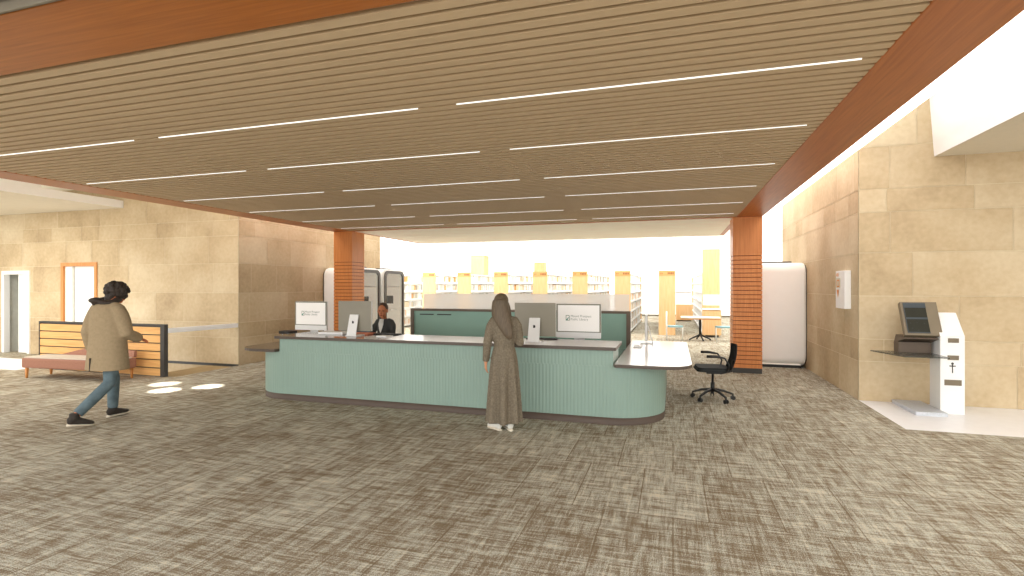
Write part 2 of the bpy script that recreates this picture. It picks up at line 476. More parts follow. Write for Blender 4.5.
# white doorway with a leaf standing open in a grey recess
def doorway(n, D, frame, leaf, jamb, fw, gap):
    x0, x1, z0, z1 = D
    root = bpy.data.objects.new('door_%d' % n, None); COL.objects.link(root); root['kind'] = 'structure'
    bm = BM()
    box(bm, x0, x0 + fw, YW - .03, YW + .1, 0, z1); box(bm, x1 - fw, x1, YW - .03, YW + .1, 0, z1)
    box(bm, x0 + fw, x1 - fw, YW - .03, YW + .1, z1 - fw, z1)
    obj('door_frame', bm, frame, root)
    bm = BM()
    box(bm, x0, x0 + .02, YW + .1, YW + .9, 0, z1); box(bm, x1 - .02, x1, YW + .1, YW + .9, 0, z1)
    box(bm, x0, x1, YW + .9, YW + .92, 0, z1); box(bm, x0, x1, YW + .1, YW + .9, z1, z1 + .02)
    obj('door_recess', bm, jamb, root)
    bm = BM()
    box(bm, x0 + fw + gap, x1 - fw, YW + .06, YW + .1, .01, z1 - fw)
    lf = obj('door_leaf', bm, leaf, root)
    return root, lf
doorway(1, D1, 'door_white', 'door_white', 'recess', .09, .40)
doorway(2, D2, 'door_oak', 'door_white', 'recess', .085, .0)
bm = BM(); box(bm, D2[0] + .085, D2[0] + .32, YW + .02, YW + .06, .01, D2[3] - .085)
o = obj('door_jamb', bm, 'paint', bpy.data.objects['door_2'])
bm = BM(); box(bm, D2[0] + .30, D2[0] + .36, YW + .03, YW + .055, .01, D2[3] - .085)
o = obj('door_stop', bm, 'recess', bpy.data.objects['door_2'])

# ------------------------------------------------------------------ canopy
bm = BM()
P = 0.1033
y = YF + .03
while y < YB - .05:
    for f in box(bm, SL, SR, y + .017, y + P - .017, HC, HC + .07)[1:]: f.material_index = 2
    y += P
box(bm, SL, SR, YF, YB, HC + .075, HC + .16, 1)
struct('ceiling', bm, ['slat', 'slat_back', 'slat_side_shade'])
def beam(n, x0, x1, y0, y1, z0, z1, m):
    bm = BM(); box(bm, x0, x1, y0, y1, z0, z1, bev=.006); struct('trim_%d' % n, bm, m)
beam(2, SR, XR, 1.72, YB + .56, HC - .005, HC + .62, 'beam_y')
beam(3, XL, SL, 1.72, YB + .56, HC - .005, HC + .62, 'beam_y')
beam(4, SL, SR, 1.74, YF, HC - .005, HC + .62, 'beam_x')
beam(5, SL, SR, YB, YB + .12, HC - .004, HC + .3, 'beam_x')
beam(6, XL, XR, 1.70, 1.718, HC - .02, HC + .62, 'grey_trim')
beam(7, XL - 2, XR + 2, 0.9, 1.66, HC + .02, HC + .6, 'brown')
bm = BM(); box(bm, SL, SR, YB + .12, 15.0, HC, HC + .5); struct('ceiling', bm, 'soffit_glow')
beam(8, SR, SR + .12, YB + .56, 15.0, HC - .003, HC + .3, 'beam_y')
beam(9, SL - .12, SL, YB + .56, 15.0, HC - .003, HC + .3, 'beam_y')
beam(10, SL - .12, SR + .12, 15.0, 15.04, HC - .003, HC + .3, 'oak_h')
# white ceiling strips between the canopy and the stone blocks, with added glow
bm = BM(); box(bm, XR, WR, 0.5, YS, 3.745, 3.80); struct('ceiling', bm, 'paint_glow')
bm = BM(); box(bm, WL, XL, 0.5, YS, 3.745, 3.80); struct('ceiling', bm, 'paint_glow')
# high ceilings left and right
bm = BM(); box(bm, WR, 16, -1, YW, 4.6, 4.66); struct('ceiling', bm, 'paint')
bm = BM(); box(bm, -26, WL, -1, YW, 4.05, 4.1); struct('ceiling', bm, 'soffit_glow')
# dropped bulkheads
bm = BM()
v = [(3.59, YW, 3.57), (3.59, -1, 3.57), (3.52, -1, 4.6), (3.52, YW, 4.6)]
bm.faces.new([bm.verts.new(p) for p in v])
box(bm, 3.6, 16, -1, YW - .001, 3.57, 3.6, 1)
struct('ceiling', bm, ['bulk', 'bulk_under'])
bm = BM()
box(bm, -12.33, -12.29, -1, 7.28, 3.54, 4.04); box(bm, -12.33, -12.29, 7.28, YW - .01, 3.54, 3.71)
box(bm, -26, -12.33, -1, YW - .01, 3.54, 3.57, 1)
struct('ceiling', bm, ['bulk', 'bulk_under'])

# linear lights in the slatted ceiling
RN = ['row nearest the camera', 'second row from the camera', 'third row from the camera', 'fourth row from the camera', 'fifth row from the camera', 'rearmost row']
SN = ['left', 'middle', 'right']
bm = BM(); box(bm, -1.32, 1.32, -.0065, .0065, -.003, .03); proto = obj('ceiling_light', bm, 'light')
first = True
for r, yy in enumerate((3.61, 5.0, 6.39, 7.78, 9.17, 10.56)):
    k = round((yy - YF - .03) / P); yy = YF + .03 + k * P
    for s, xc in enumerate((-6.16, -3.2, -.235)):
        o = proto if first else proto.copy()
        if not first: COL.objects.link(o)
        first = False
        o.location = (xc, yy, HC)
        tag(o, 'thin white linear ceiling light, %s one of the %s' % (SN[s], RN[r]), 'ceiling light', 'linear lights in the slatted canopy')

# ------------------------------------------------------------------ columns
def column(x0, label):
    w = .53
    t = thing('wood_column', label, 'column', (x0 + w / 2, YB + w / 2, 0))
    bm = BM(); h = w / 2
    zs = [.1]; z = .1
    box(bm, -h, h, -h, h, 2.31, HC - .006)
    g = .012
    n = 26; ph = (2.31 - .1) / n
    for k in range(n):
        a = .1 + k * ph
        box(bm, -h, h, -h, h, a, a + ph - g)
        box(bm, -h + .012, h - .012, -h + .012, h - .012, a + ph - g, a + ph, 1)
    obj('shaft', bm, ['column', 'groove'], t)
    bm = BM(); box(bm, -h + .004, h - .004, -h + .004, h - .004, 0, .1); obj('plinth', bm, 'charcoal', t)
    return t
column(-8.1, 'orange wood column with horizontal grooves left of the seated staff member')
column(1.13, 'orange wood column with horizontal grooves on the right, beside the black chair')

# ------------------------------------------------------------------ reception desk
desk = thing('reception_desk', 'long teal fluted reception desk with dark counter and rounded ends', 'desk', (-3.17, 6.45, 0))
DX, DY = -3.17, 6.45
def L(x, y): return (x - DX, y - DY)
BX0, BX1, BY0, BY1, BR = -6.29, -.1, 6.45, 9.2, .65
def u_path(x0, x1, y0, y1, r, ds):
    pts = []   # (x, y, nx, ny) from left-back round the front to right-back
    n = int((y1 - y0 - r) / ds)
    for i in range(n): pts.append((x0, y1 - i * (y1 - y0 - r) / n, -1, 0))
    m = int(r * PI / 2 / ds)
    for i in range(m):
        a = PI + PI / 2 * i / m; pts.append((x0 + r + r * math.cos(a), y0 + r + r * math.sin(a), math.cos(a), math.sin(a)))
    k = int((x1 - x0 - 2 * r) / ds)
    for i in range(k): pts.append((x0 + r + i * (x1 - x0 - 2 * r) / k, y0, 0, -1))
    for i in range(m):
        a = 1.5 * PI + PI / 2 * i / m; pts.append((x1 - r + r * math.cos(a), y0 + r + r * math.sin(a), math.cos(a), math.sin(a)))
    for i in range(n + 1): pts.append((x1, y0 + r + i * (y1 - y0 - r) / n, 1, 0))
    return pts
def flute(i): return -.0045 * (1 - abs(math.sin(PI * i / 6)))
bm = BM()
path = u_path(BX0, BX1, BY0, BY1, BR, .0075)
prev = None
for i, (x, y, nx, ny) in enumerate(path):
    f = flute(i); q = L(x + nx * f, y + ny * f)
    cur = (bm.verts.new((*q, .09)), bm.verts.new((*q, .72)))
    if prev: fc = bm.faces.new((prev[0], cur[0], cur[1], prev[1])); fc.smooth = True
    prev = cur
# upper front under the high counter
UX0, UX1 = -5.665, -.70
n = int((UX1 - UX0) / .0075); prev = None
for i in range(n + 1):
    x = UX0 + (UX1 - UX0) * i / n; f = flute(i); q = L(x, BY0 - f)
    cur = (bm.verts.new((*q, .72)), bm.verts.new((*q, .92)))
    if prev: fc = bm.faces.new((prev[0], cur[0], cur[1], prev[1])); fc.smooth = True
    prev = cur
for x in (UX0, UX1):
    a, b = L(x, BY0), L(x, 7.1)
    bm.faces.new([bm.verts.new(p) for p in ((*a, .72), (*b, .72), (*b, .92), (*a, .92))])
obj('fluted_front', bm, 'teal', desk, fix=False)
# inner carcass
bm = BM()
a = [L(p[0] - p[2] * .03, p[1] - p[3] * .03) for p in u_path(BX0, BX1, BY0, BY1, BR, .08)]
b_ = [L(p[0] - p[2] * .09, p[1] - p[3] * .09) for p in u_path(BX0, BX1, BY0, BY1, BR, .08)]
for z in (0,):
    va = [[bm.verts.new((*p, zz)) for p in ln] for ln in (a, b_) for zz in (.05, .715)]
    for i in range(len(a) - 1):
        bm.faces.new((va[2][i], va[2][i + 1], va[3][i + 1], va[3][i])); bm.faces.new((va[1][i], va[1][i + 1], va[3][i + 1], va[3][i]))
box(bm, UX0 - DX + .01, UX1 - DX - .01, .04, .62, .1, .915)
obj('carcass', bm, 'paint', desk)
bm = BM(); prev = None
for (x, y, nx, ny) in u_path(BX0, BX1, BY0, BY1, BR, .05):
    q = L(x - nx * .004, y - ny * .004); q2 = L(x - nx * .06, y - ny * .06)
    cur = [bm.verts.new((*q, 0)), bm.verts.new((*q, .092)), bm.verts.new((*q2, .092))]
    if prev:
        for s in range(2): fc = bm.faces.new((prev[s], cur[s], cur[s + 1], prev[s + 1])); fc.smooth = (s == 0)
    prev = cur
obj('plinth', bm, 'plinth', desk)
def slab(name, x0, x1, y0, y1, r, z0, z1, mat='top'):
    bm = BM(); pts = [L(x, y) for (x, y) in rrect(x0, x1, y0, y1, r)]
    prism(bm, pts, z0, z1, 0)
    for f in bm.faces:
        if f.normal.z < .5: f.material_index = 1
    bm.normal_update()
    for f in bm.faces: f.material_index = 0 if abs(f.normal.z) > .9 and f.calc_center_median().z > (z0 + z1) / 2 else 1
    return obj(name, bm, [mat, 'top_edge'], desk)
slab('counter_top', -5.71, -3.96, 6.38, 7.18, (.02, 0, 0, .02), .92, .96)
slab('counter_top', -3.96, -.66, 6.38, 7.18, (0, .02, .02, 0), .92, .96, 'top_glare')  # stretch of dark counter with its reflection painted white
slab('side_top', -6.44, -5.685, 6.36, 9.3, (.36, .02, .02, .15), .72, .76)
slab('side_top', -.68, .22, 6.36, 9.3, (.02, .32, .15, .02), .72, .76, 'top_glare')
slab('work_surface', -5.655, -.685, 7.14, 7.95, .01, .72, .76)

# ------------------------------------------------------------------ teal partition behind the desk
part = thing('desk_partition', 'teal back partition with dark frame and frosted panel behind the reception desk', 'partition', (-2.9, 9.45, 0))
PX0, PX1 = -5.05 + 2.9, -.72 + 2.9
bm = BM(); box(bm, PX0 + .05, PX1 - .05, -.02, .02, .05, 1.22); obj('panel', bm, 'teal_dark', part)
bm = BM()
box(bm, PX0, PX0 + .07, -.05, .05, 0, 1.26); box(bm, PX1 - .07, PX1, -.05, .05, 0, 1.26); box(bm, PX0 + .07, PX1 - .07, -.05, .05, 1.215, 1.26)
obj('frame', bm, 'frame_brown', part)
bm = BM(); box(bm, PX0 + .27, PX1 - .02, -.006, .006, 1.26, 1.56); obj('frosted_panel', bm, 'frost', part)
for xx in (PX0 + .2, PX0 + .58):
    bm = BM(); box(bm, xx, xx + .3, -.035, -.02, 1.135, 1.155); obj('handle', bm, 'charcoal', part)

# ------------------------------------------------------------------ computers
def apple(bm, c, r, mi=0):
    """simple dark bitten-fruit mark on an xz plane facing -y"""
    pts = []
    for k in range(24):
        a = 2 * PI * k / 24
        rr = r * (1 - .12 * math.cos(2 * a) + .06 * math.sin(a))
        if abs(a) < .5 or a > 2 * PI - .5: rr *= .72
        pts.append((c[0] + rr * math.cos(a), c[2] + rr * math.sin(a)))
    f = bm.faces.new([bm.verts.new((p[0], c[1], p[1])) for p in pts])
    bm.faces.new([bm.verts.new((c[0] + r * q[0], c[1], c[2] + r * q[1])) for q in ((0, 1.05), (.2, 1.2), (.35, 1.5), (.1, 1.4))])
def computer(label, loc, rotz, w, h, gap, logo):
    """all-in-one computer, screen facing local -y"""
    t = thing('desktop_computer', label, 'computer', loc, rotz, 'all-in-one computers at the reception desk')
    ch = h * .17
    bm = BM(); prism(bm, rrect(-w/2, w/2, gap, gap + h, .012), -.012, .02, 0, Matrix(((1,0,0,0),(0,0,1,0),(0,1,0,0),(0,0,0,1))))
    bm.normal_update()
    for f in bm.faces: f.material_index = 0 if f.calc_center_median().y > .019 else 1
    obj('housing', bm, ['imac_back', 'alu'], t)
    bm = BM(); box(bm, -w/2 + .001, w/2 - .001, -.016, -.0125, gap + .002, gap + ch); obj('chin', bm, 'alu', t)
    bm = BM(); box(bm, -w/2 + .001, w/2 - .001, -.016, -.0125, gap + ch, gap + h - .002); bz = obj('bezel', bm, 'bezel', t)
    bw = .022
    bm = BM(); box(bm, -w/2 + bw, w/2 - bw, -.019, -.0165, gap + ch + bw * .6, gap + h - bw); scn = obj('screen', bm, 'screen', t)
    if logo:
        rx = Matrix.Rotation(PI / 2, 4, 'X')
        zc = gap + ch + (h - ch) * .5
        bm = BM()
        prism(bm, rrect(-.185, -.125, -.04, .04, (.02, .004, .02, .004)), 0, .001, 0, Matrix.Translation((0, -.0195, zc)) @ rx)
        obj('emblem', bm, 'logo_green', scn)
        bm = BM()
        prism(bm, rrect(-.175, -.135, -.03, .03, (.014, .003, .014, .003)), 0, .001, 0, Matrix.Translation((0, -.0205, zc)) @ rx)
        obj('emblem_field', bm, 'screen', scn)
        bm = BM()
        prism(bm, [(-.185, -.04), (-.16, -.036), (-.14, .005), (-.143, .014), (-.16, -.006), (-.178, -.024)], 0, .001, 0, Matrix.Translation((0, -.0215, zc)) @ rx)
        obj('emblem_leaf', bm, 'logo_teal', scn)
        text_mesh('screen_lettering', 'Mount Prospect', .046, 'text_grey', scn, Matrix.Translation((-.112, -.0205, zc + .012)) @ rx)
        text_mesh('screen_lettering', 'Public Library', .046, 'text_grey', scn, Matrix.Translation((-.112, -.0205, zc - .034)) @ rx)
    # L-shaped stand
    bm = BM()
    wt, wb = .075, .1
    pr = [(-wt, .02, gap + h * .55), (wt, .02, gap + h * .55), (wb * .8, .1, .012), (-wb * .8, .1, .012)]
    a = [bm.verts.new(p) for p in pr]; b = [bm.verts.new((p[0], p[1] + .012, p[2])) for p in pr]
    bm.faces.new(a); bm.faces.new(list(reversed(b)))
    for i in range(4): bm.faces.new((a[i], a[(i+1) % 4], b[(i+1) % 4], b[i]))
    box(bm, -wb, wb, -.09, .115, 0, .012)
    st = obj('stand', bm, 'alu', t)
    bm = BM()
    sl = (.1 - .02) / (gap + h * .55 - .012)
    zc = gap + h * .29; apple(bm, (0, .012 + .004 + .1 - sl * (zc - .012), zc), .02)
    obj('logo', bm, 'black', st)
    return t
computer('computer seen from behind, left one standing on the counter before the seated woman', (-4.58, 6.80, .961), PI, .57, .45, .07, False)
computer('computer seen from behind, standing on the counter just right of the standing woman', (-1.775, 6.80, .961), PI, .57, .45, .07, False)
computer('computer screen with library logo at the right end of the counter', (-1.31, 7.5, .761), 0, .65, .50, .19, True)
computer('computer screen with library logo at the left end of the desk', (-6.02, 7.62, .761), 0, .65, .50, .18, True)
computer('computer turned edge-on on the right wing of the desk', (-.42, 8.85, .761), -PI / 2 + .03, .56, .42, .06, False)

def keyboard(label, loc, rotz, mat, w=.4):
    t = thing('keyboard', label, 'keyboard', loc, rotz)
    bm = BM(); box(bm, -w/2, w/2, -.06, .06, 0, .012, bev=.003); obj('body', bm, mat, t)
    bm = BM()
    for r in range(4):
        for c in range(12):
            x = -w/2 + .015 + c * (w - .03) / 12; y = -.05 + r * .026
            box(bm, x, x + (w - .03) / 12 - .004, y, y + .021, .0122, .016)
    obj('keys', bm, mat, t)
keyboard('black keyboard behind the right counter computer', (-1.75, 7.09, .962), 0, 'black', .44)
keyboard('white keyboard on the right wing beside the edge-on computer', (-.52, 8.35, .762), PI / 2, 'alu', .38)
keyboard('black keyboard on the work surface before the seated woman', (-4.2, 7.09, .962), 0, 'black', .44)

stl = thing('stool', 'small black stool standing past the left end of the desk, before the stone wall', 'stool', (-8.2, 9.6, 0))
bm = BM(); prism(bm, rrect(-.17, .17, -.17, .17, .12), .66, .715); obj('seat', bm, 'black', stl)
for k in range(4):
    a = PI / 4 + k * PI / 2
    bm = BM(); tube(bm, [(.11 * math.cos(a), .11 * math.sin(a), .66), (.17 * math.cos(a), .17 * math.sin(a), 0)], .009, 8); obj('leg', bm, 'alu', stl)
def paper_stack(label, loc, rz, w=.21, d=.29, n=5, mat='paper'):
    bm = BM()
    for k in range(n):
        m = Matrix.Rotation(random.uniform(-.06, .06), 4, 'Z')
        box(bm, -w/2, w/2, -d/2, d/2, k * .006, k * .006 + .0055, mat=m)
    o = obj('paper_stack', bm, mat, loc=loc); o.rotation_euler = (0, 0, rz); tag(o, label, 'paper'); return o
paper_stack('white paper stack on counter left of the first back-turned computer', (-5.08, 6.98, .961), .1, .42, .24, 5)
paper_stack('small white paper pile on the counter before the seated woman', (-4.05, 6.75, .961), -.2, .2, .14, 3)
bm = BM(); box(bm, -.17, .17, -.11, .11, 0, .02, bev=.004); box(bm, -.16, .165, -.105, .105, .004, .016)
o = tag(obj('folder', bm, 'pink', loc=(-4.62, 7.04, .961)), 'salmon folder lying under the left back-turned computer', 'folder')

# ------------------------------------------------------------------ task chairs
def task_chair(label, loc, rotz, fab='black_fabric'):
    """office chair facing local +y"""
    t = thing('office_chair', label, 'chair', loc, rotz)
    bm = BM()
    prism(bm, rrect(-.24, .24, -.22, .25, .07), .445, .475)
    prism(bm, rrect(-.225, .225, -.2, .235, .07), .475, .505)
    obj('seat', bm, fab, t)
    bm = BM(); rows = []
    for j in range(9):
        f = j / 8; z = .44 + f * .4; wd = .21 * (1 - .12 * f) ; yb = -.20 - .09 * f - .03 * math.sin(PI * f)
        rows.append([bm.verts.new((wd * s, yb - .05 * (1 - s * s), z)) for s in (-1, -.66, -.33, 0, .33, .66, 1)])
    for a, b in zip(rows, rows[1:]):
        for i in range(6): fc = bm.faces.new((a[i], a[i+1], b[i+1], b[i])); fc.smooth = True
    ex = bmesh.ops.solidify(bm, geom=bm.faces[:], thickness=.035)
    obj('backrest', bm, fab, t)
    bm = BM()
    tube(bm, [(0, 0, .445), (0, -.12, .41), (0, -.26, .44), (0, -.3, .6)], [.03, .03, .025, .02], 8, (1, 0, 0))
    box(bm, -.09, .09, -.1, .1, .40, .445)
    obj('tilt_mechanism', bm, 'black', t)
    for s in (-1, 1):
        bm = BM(); tube(bm, [(s*.24, -.15, .46), (s*.27, -.18, .56), (s*.27, -.12, .66), (s*.27, .0, .68), (s*.27, .13, .68)], [.013, .013, .013, (.02, .009), (.02, .009)], 8, (1, 0, 0))
        obj('armrest', bm, 'black', t)
    bm = BM(); tube(bm, [(0, 0, .12), (0, 0, .26), (0, 0, .261), (0, 0, .41)], [.03, .03, .018, .018], 12, (1, 0, 0)); obj('post', bm, 'black', t)
    for k in range(5):
        a = 2 * PI * k / 5 - .15; c, s = math.cos(a), math.sin(a)
        bm = BM(); tube(bm, [(0.02*c, .02*s, .155), (.16*c, .16*s, .135), (.3*c, .3*s, .085)], [(.028, .022), (.024, .018), (.016, .013)], 8)
        lg = obj('leg', bm, 'black', t)
        bm = BM()
        tube(bm, [(.3*c - .012*s, .3*s + .012*c, .03), (.3*c - .026*s, .3*s + .026*c, .03)], .03, 12)
        tube(bm, [(.3*c + .012*s, .3*s - .012*c, .03), (.3*c + .026*s, .3*s - .026*c, .03)], .03, 12)
        tube(bm, [(.3*c, .3*s, .03), (.3*c, .3*s, .085)], .012, 8)
        obj('caster', bm, 'black', lg)
    return t
task_chair('black swivel office chair with armrests standing right of the desk', (.57, 8.36, 0), PI / 2 + .1)
task_chair('black office chair under the seated woman in the dark suit', (-4.99, 8.42, 0), PI - .1).scale = (1, 1, .9)
lg_ = thing('lounge_chair', 'navy high-backed lounge chair seen between the two left computers', 'chair', (-6.98, 10.1, 0))
bm = BM(); box(bm, -.3, .3, -.3, .24, .3, .44, bev=.03); obj('seat', bm, 'navy', lg_)
bm = BM(); box(bm, -.39, .39, .25, .36, .12, 1.17, bev=.03); obj('backrest', bm, 'navy', lg_)
for s_ in (-1, 1):
    bm = BM(); box(bm, min(s_*.31, s_*.39), max(s_*.31, s_*.39), -.3, .24, .2, .62, bev=.02); obj('armrest', bm, 'navy', lg_)
    for yy in (-.24, .3):
        bm = BM(); tube(bm, [(s_*.34, yy, .2), (s_*.34, yy, 0)], [.022, .015], 8); obj('leg', bm, 'black', lg_)

# ------------------------------------------------------------------ phone booth pods
def pod(label, loc, w, d, h, glassface, rotz=0):
    """rounded booth, tunnel along local x with openings on +x / -x"""
    t = thing('phone_booth', label, 'booth', loc, rotz)
    def tunnel(bm, inset, x0, x1, r):
        lo = []; hi = []
        pts = rrect(-d/2 + inset, d/2 - inset, .04 + inset, h - inset, r, 10)
        for (y, z) in pts:
            lo.append(bm.verts.new((x0, y, z))); hi.append(bm.verts.new((x1, y, z)))
        return lo, hi
    bm = BM()
    pts = rrect(-d/2, d/2, .04, h, .2, 10); n = len(pts)
    prof = [(-w/2, .05), (-w/2 + .02, .015), (-w/2 + .06, 0), (w/2 - .06, 0), (w/2 - .02, .015), (w/2, .05)]
    rings = []
    for (x, ins) in prof:
        rings.append([bm.verts.new((x, y * (1 - 2 * ins / d), .04 + (z - .04) * (1 - 2 * ins / h) + ins)) for (y, z) in pts])
    for a, b in zip(rings, rings[1:]):
        for i in range(n): fc = bm.faces.new((a[i], a[(i+1) % n], b[(i+1) % n], b[i])); fc.smooth = True
    if not glassface:
        bm.faces.new(rings[0]); bm.faces.new(rings[-1])
    obj('shell', bm, 'pod', t)
    bm = BM(); box(bm, -w/2 + .08, w/2 - .08, -d/2 + .08, d/2 - .08, 0, .06); obj('base', bm, 'black', t)
    bm = BM(); prism(bm, rrect(-w*.3, w*.3, -.22, .22, .03), h, h + .035); obj('roof_vent', bm, 'pod_frame', t)
    if glassface:
        for s in (1, -1):
            bm = BM()
            o_ = rrect(-d/2 + .045, d/2 - .045, .085, h - .045, .17, 10); i_ = rrect(-d/2 + .14, d/2 - .14, .18, h - .13, .12, 10)
            x = s * (w/2 - .012); x2 = s * (w/2 + .025)
            vo = [bm.verts.new((x2, *p)) for p in o_]; vi = [bm.verts.new((x2, *p)) for p in i_]
            wo = [bm.verts.new((x, *p)) for p in o_]; wi = [bm.verts.new((x, *p)) for p in i_]
            m_ = len(o_)
            for k in range(m_):
                j = (k + 1) % m_
                bm.faces.new((vo[k], vo[j], vi[j], vi[k])); bm.faces.new((vo[k], vo[j], wo[j], wo[k])); bm.faces.new((vi[k], vi[j], wi[j], wi[k]))
            fr = obj('door_frame', bm, 'pod_frame', t)
            bm = BM(); bm.faces.new([bm.verts.new((s * w/2, *p)) for p in i_]); obj('glass_pane', bm, 'glass', fr)
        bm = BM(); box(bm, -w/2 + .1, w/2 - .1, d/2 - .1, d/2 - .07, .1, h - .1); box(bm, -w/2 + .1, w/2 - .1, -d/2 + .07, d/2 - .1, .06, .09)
        obj('interior_lining', bm, 'pod_in_glow', t)
        bm = BM(); box(bm, -.12, .2, d/2 - .125, d/2 - .101, 1.18, 1.42); obj('wall_screen', bm, 'black', t)
        bm = BM(); box(bm, -w/2 + .15, w/2 - .12, d/2 - .22, d/2 - .101, 1.68, 1.71); obj('ledge', bm, 'pod', t)
        bm = BM(); box(bm, -w/2 + .1, w/2 - .1, -d/2 + .072, -d/2 + .085, .3, 2.0); obj('acoustic_strip', bm, 'pink', t)
        bm = BM(); box(bm, -w/2 + .25, w/2 - .2, d/2 - .45, d/2 - .1, .98, 1.02); tube(bm, [(0, d/2 - .25, .98), (0, d/2 - .25, .09)], .03, 8); obj('work_ledge', bm, 'pod', t)
        bm = BM(); prism(bm, rrect(-.2, .2, -.32, 0.0, .08), .56, .66); tube(bm, [(0, -.16, .56), (0, -.16, .09)], .04, 8); obj('stool', bm, 'black_fabric', t)
    return t
pod('white rounded phone booth pod half hidden behind the left wood column', (-8.37, 12.3, 0), 1.04, 1.15, 2.2, True)
pod('white glass-fronted phone booth pod behind the seated woman', (-8.37, 13.62, 0), 1.04, 1.2, 2.2, True)
pod('large white rounded phone booth pod beside the right wood column', (2.12, 12.6, 0), 1.02, 1.15, 2.2, True)

# ------------------------------------------------------------------ self-service kiosk
kp = thing('kiosk_pillar', 'white slanted kiosk pillar with slots standing on the white tile', 'kiosk', (3.56, 8.5, 0))
bm = BM()
w = .135
prof = [(-.14, 0), (.16, 0), (.16, 1.34), (.09, 1.34), (-.14, 1.04)]
a = [bm.verts.new((-w, *p)) for p in prof]; b = [bm.verts.new((w, *p)) for p in prof]
bm.faces.new(a); bm.faces.new(list(reversed(b)))
for i in range(5): bm.faces.new((a[i], a[(i+1) % 5], b[(i+1) % 5], b[i]))
obj('body', bm, 'door_white', kp)
for (x0, x1, z0, z1) in ((-.05, .07, .95, 1.01), (-.055, .07, .72, .78), (-.09, .10, .38, .455)):
    bm = BM(); box(bm, x0, x1, -.146, -.14, z0, z1); obj('slot', bm, 'slot', kp)
bm = BM()
box(bm, -.006, .006, -.1425, -.141, .545, .675); box(bm, -.035, .035, -.1425, -.141, .632, .646)
bm2 = bmesh.ops.create_circle(bm, cap_ends=True, segments=12, radius=.016, matrix=Matrix.Translation((0, -.1422, .672)) @ Matrix.Rotation(PI/2, 4, 'X'))
obj('symbol', bm, 'charcoal', kp)
bm = BM(); box(bm, -.5, -.145, -.37, .42, 0, .05, bev=.004); obj('base_plate', bm, 'base_grey', kp)
ks = thing('self_check_kiosk', 'taupe touch-screen kiosk head with smoked glass shelf beside the white pillar', 'kiosk', (3.12, 8.4, 0))
tilt = Matrix.Translation((0.13, .10, 1.25)) @ Matrix.Rotation(math.radians(-24), 4, 'X')
bm = BM(); box(bm, -.215, .215, -.03, .05, -.245, .245, mat=tilt, bev=.008); hd = obj('screen_housing', bm, 'kiosk', ks)
bm = BM(); box(bm, -.185, .075, -.036, -.031, -.215, .225, mat=tilt); obj('screen', bm, 'kiosk_screen', hd)
bm = BM()
box(bm, -.185, .075, -.039, -.0362, .155, .225, mat=tilt); box(bm, -.185, .075, -.039, -.0362, -.015, .012, mat=tilt); box(bm, -.185, -.175, -.039, -.0362, -.215, .155, mat=tilt); box(bm, -.175, .075, -.039, -.0362, -.215, -.2, mat=tilt)
obj('screen_bars', bm, 'screen_blue', hd)
bm = BM()
for (x, z) in ((-.14, -.08), (-.06, -.07), (.02, -.08), (-.13, -.15), (-.06, -.18)): box(bm, x, x + .012, -.039, -.0362, z, z + .012, mat=tilt); obj('screen_icon', bm, 'black', hd); bm = BM()
bm.free()
bm = BM()
v = [(-.085, .0, 1.0), (.345, .0, 1.0), (.31, .3, 1.02), (-.085, .3, 1.02), (-.085, .0, .985), (.345, .0, .985), (.28, .28, .9), (-.12, .28, .9)]
vs = [bm.verts.new(p) for p in v]
for f in ((0,1,2,3), (7,6,5,4), (0,4,5,1), (1,5,6,2), (2,6,7,3), (3,7,4,0)): bm.faces.new([vs[i] for i in f])
obj('lower_wedge', bm, 'kiosk_dark', ks)
bm = BM(); box(bm, -.12, .26, .1, .27, .785, .93); obj('neck', bm, 'kiosk_dark', ks)
bm = BM(); prism(bm, [(-.2, -.33), (.29, -.33), (.29, .3), (-.4, .3)], .768, .783); obj('glass_shelf', bm, 'smoke', ks)
bm = BM(); box(bm, .05, .29, .2, .29, .72, .768); obj('wall_bracket', bm, 'kiosk_dark', ks)

# AED cabinet on the side of the right stone block
aed = thing('defibrillator_cabinet', 'white wall cabinet with orange markings on the right stone wall', 'cabinet', (WR - .007, 9.5, 1.35))
bm = BM(); box(bm, -.09, 0, -.23, .23, 0, .6, bev=.008); obj('body', bm, 'door_white', aed)
def on_aed(name, mat, y0, y1, z0, z1, off=.003):
    bm = BM(); box(bm, -.09 - off, -.089, y0, y1, z0, z1); return obj(name, bm, mat, aed)
on_aed('window', 'aed_window', -.02, .22, .33, .49)
on_aed('device', 'aed_orange', .02, .16, .34, .46, .005); on_aed('device_label', 'aed_window', .05, .12, .36, .44, .007)
bm = BM()
pts = [(.1, .17), (.14, .25), (.15, .28), (.13, .305), (.1, .29), (.07, .305), (.05, .28), (.06, .25)]
bm.faces.new([bm.verts.new((-.094, *p)) for p in pts]); obj('heart_mark', bm, 'aed_orange', aed)
text_mesh('lettering', 'AED', .07, 'aed_orange', aed, Matrix.Translation((-.093, .19, .515)) @ Matrix.Rotation(-PI/2, 4, 'Z') @ Matrix.Rotation(PI/2, 4, 'X'))

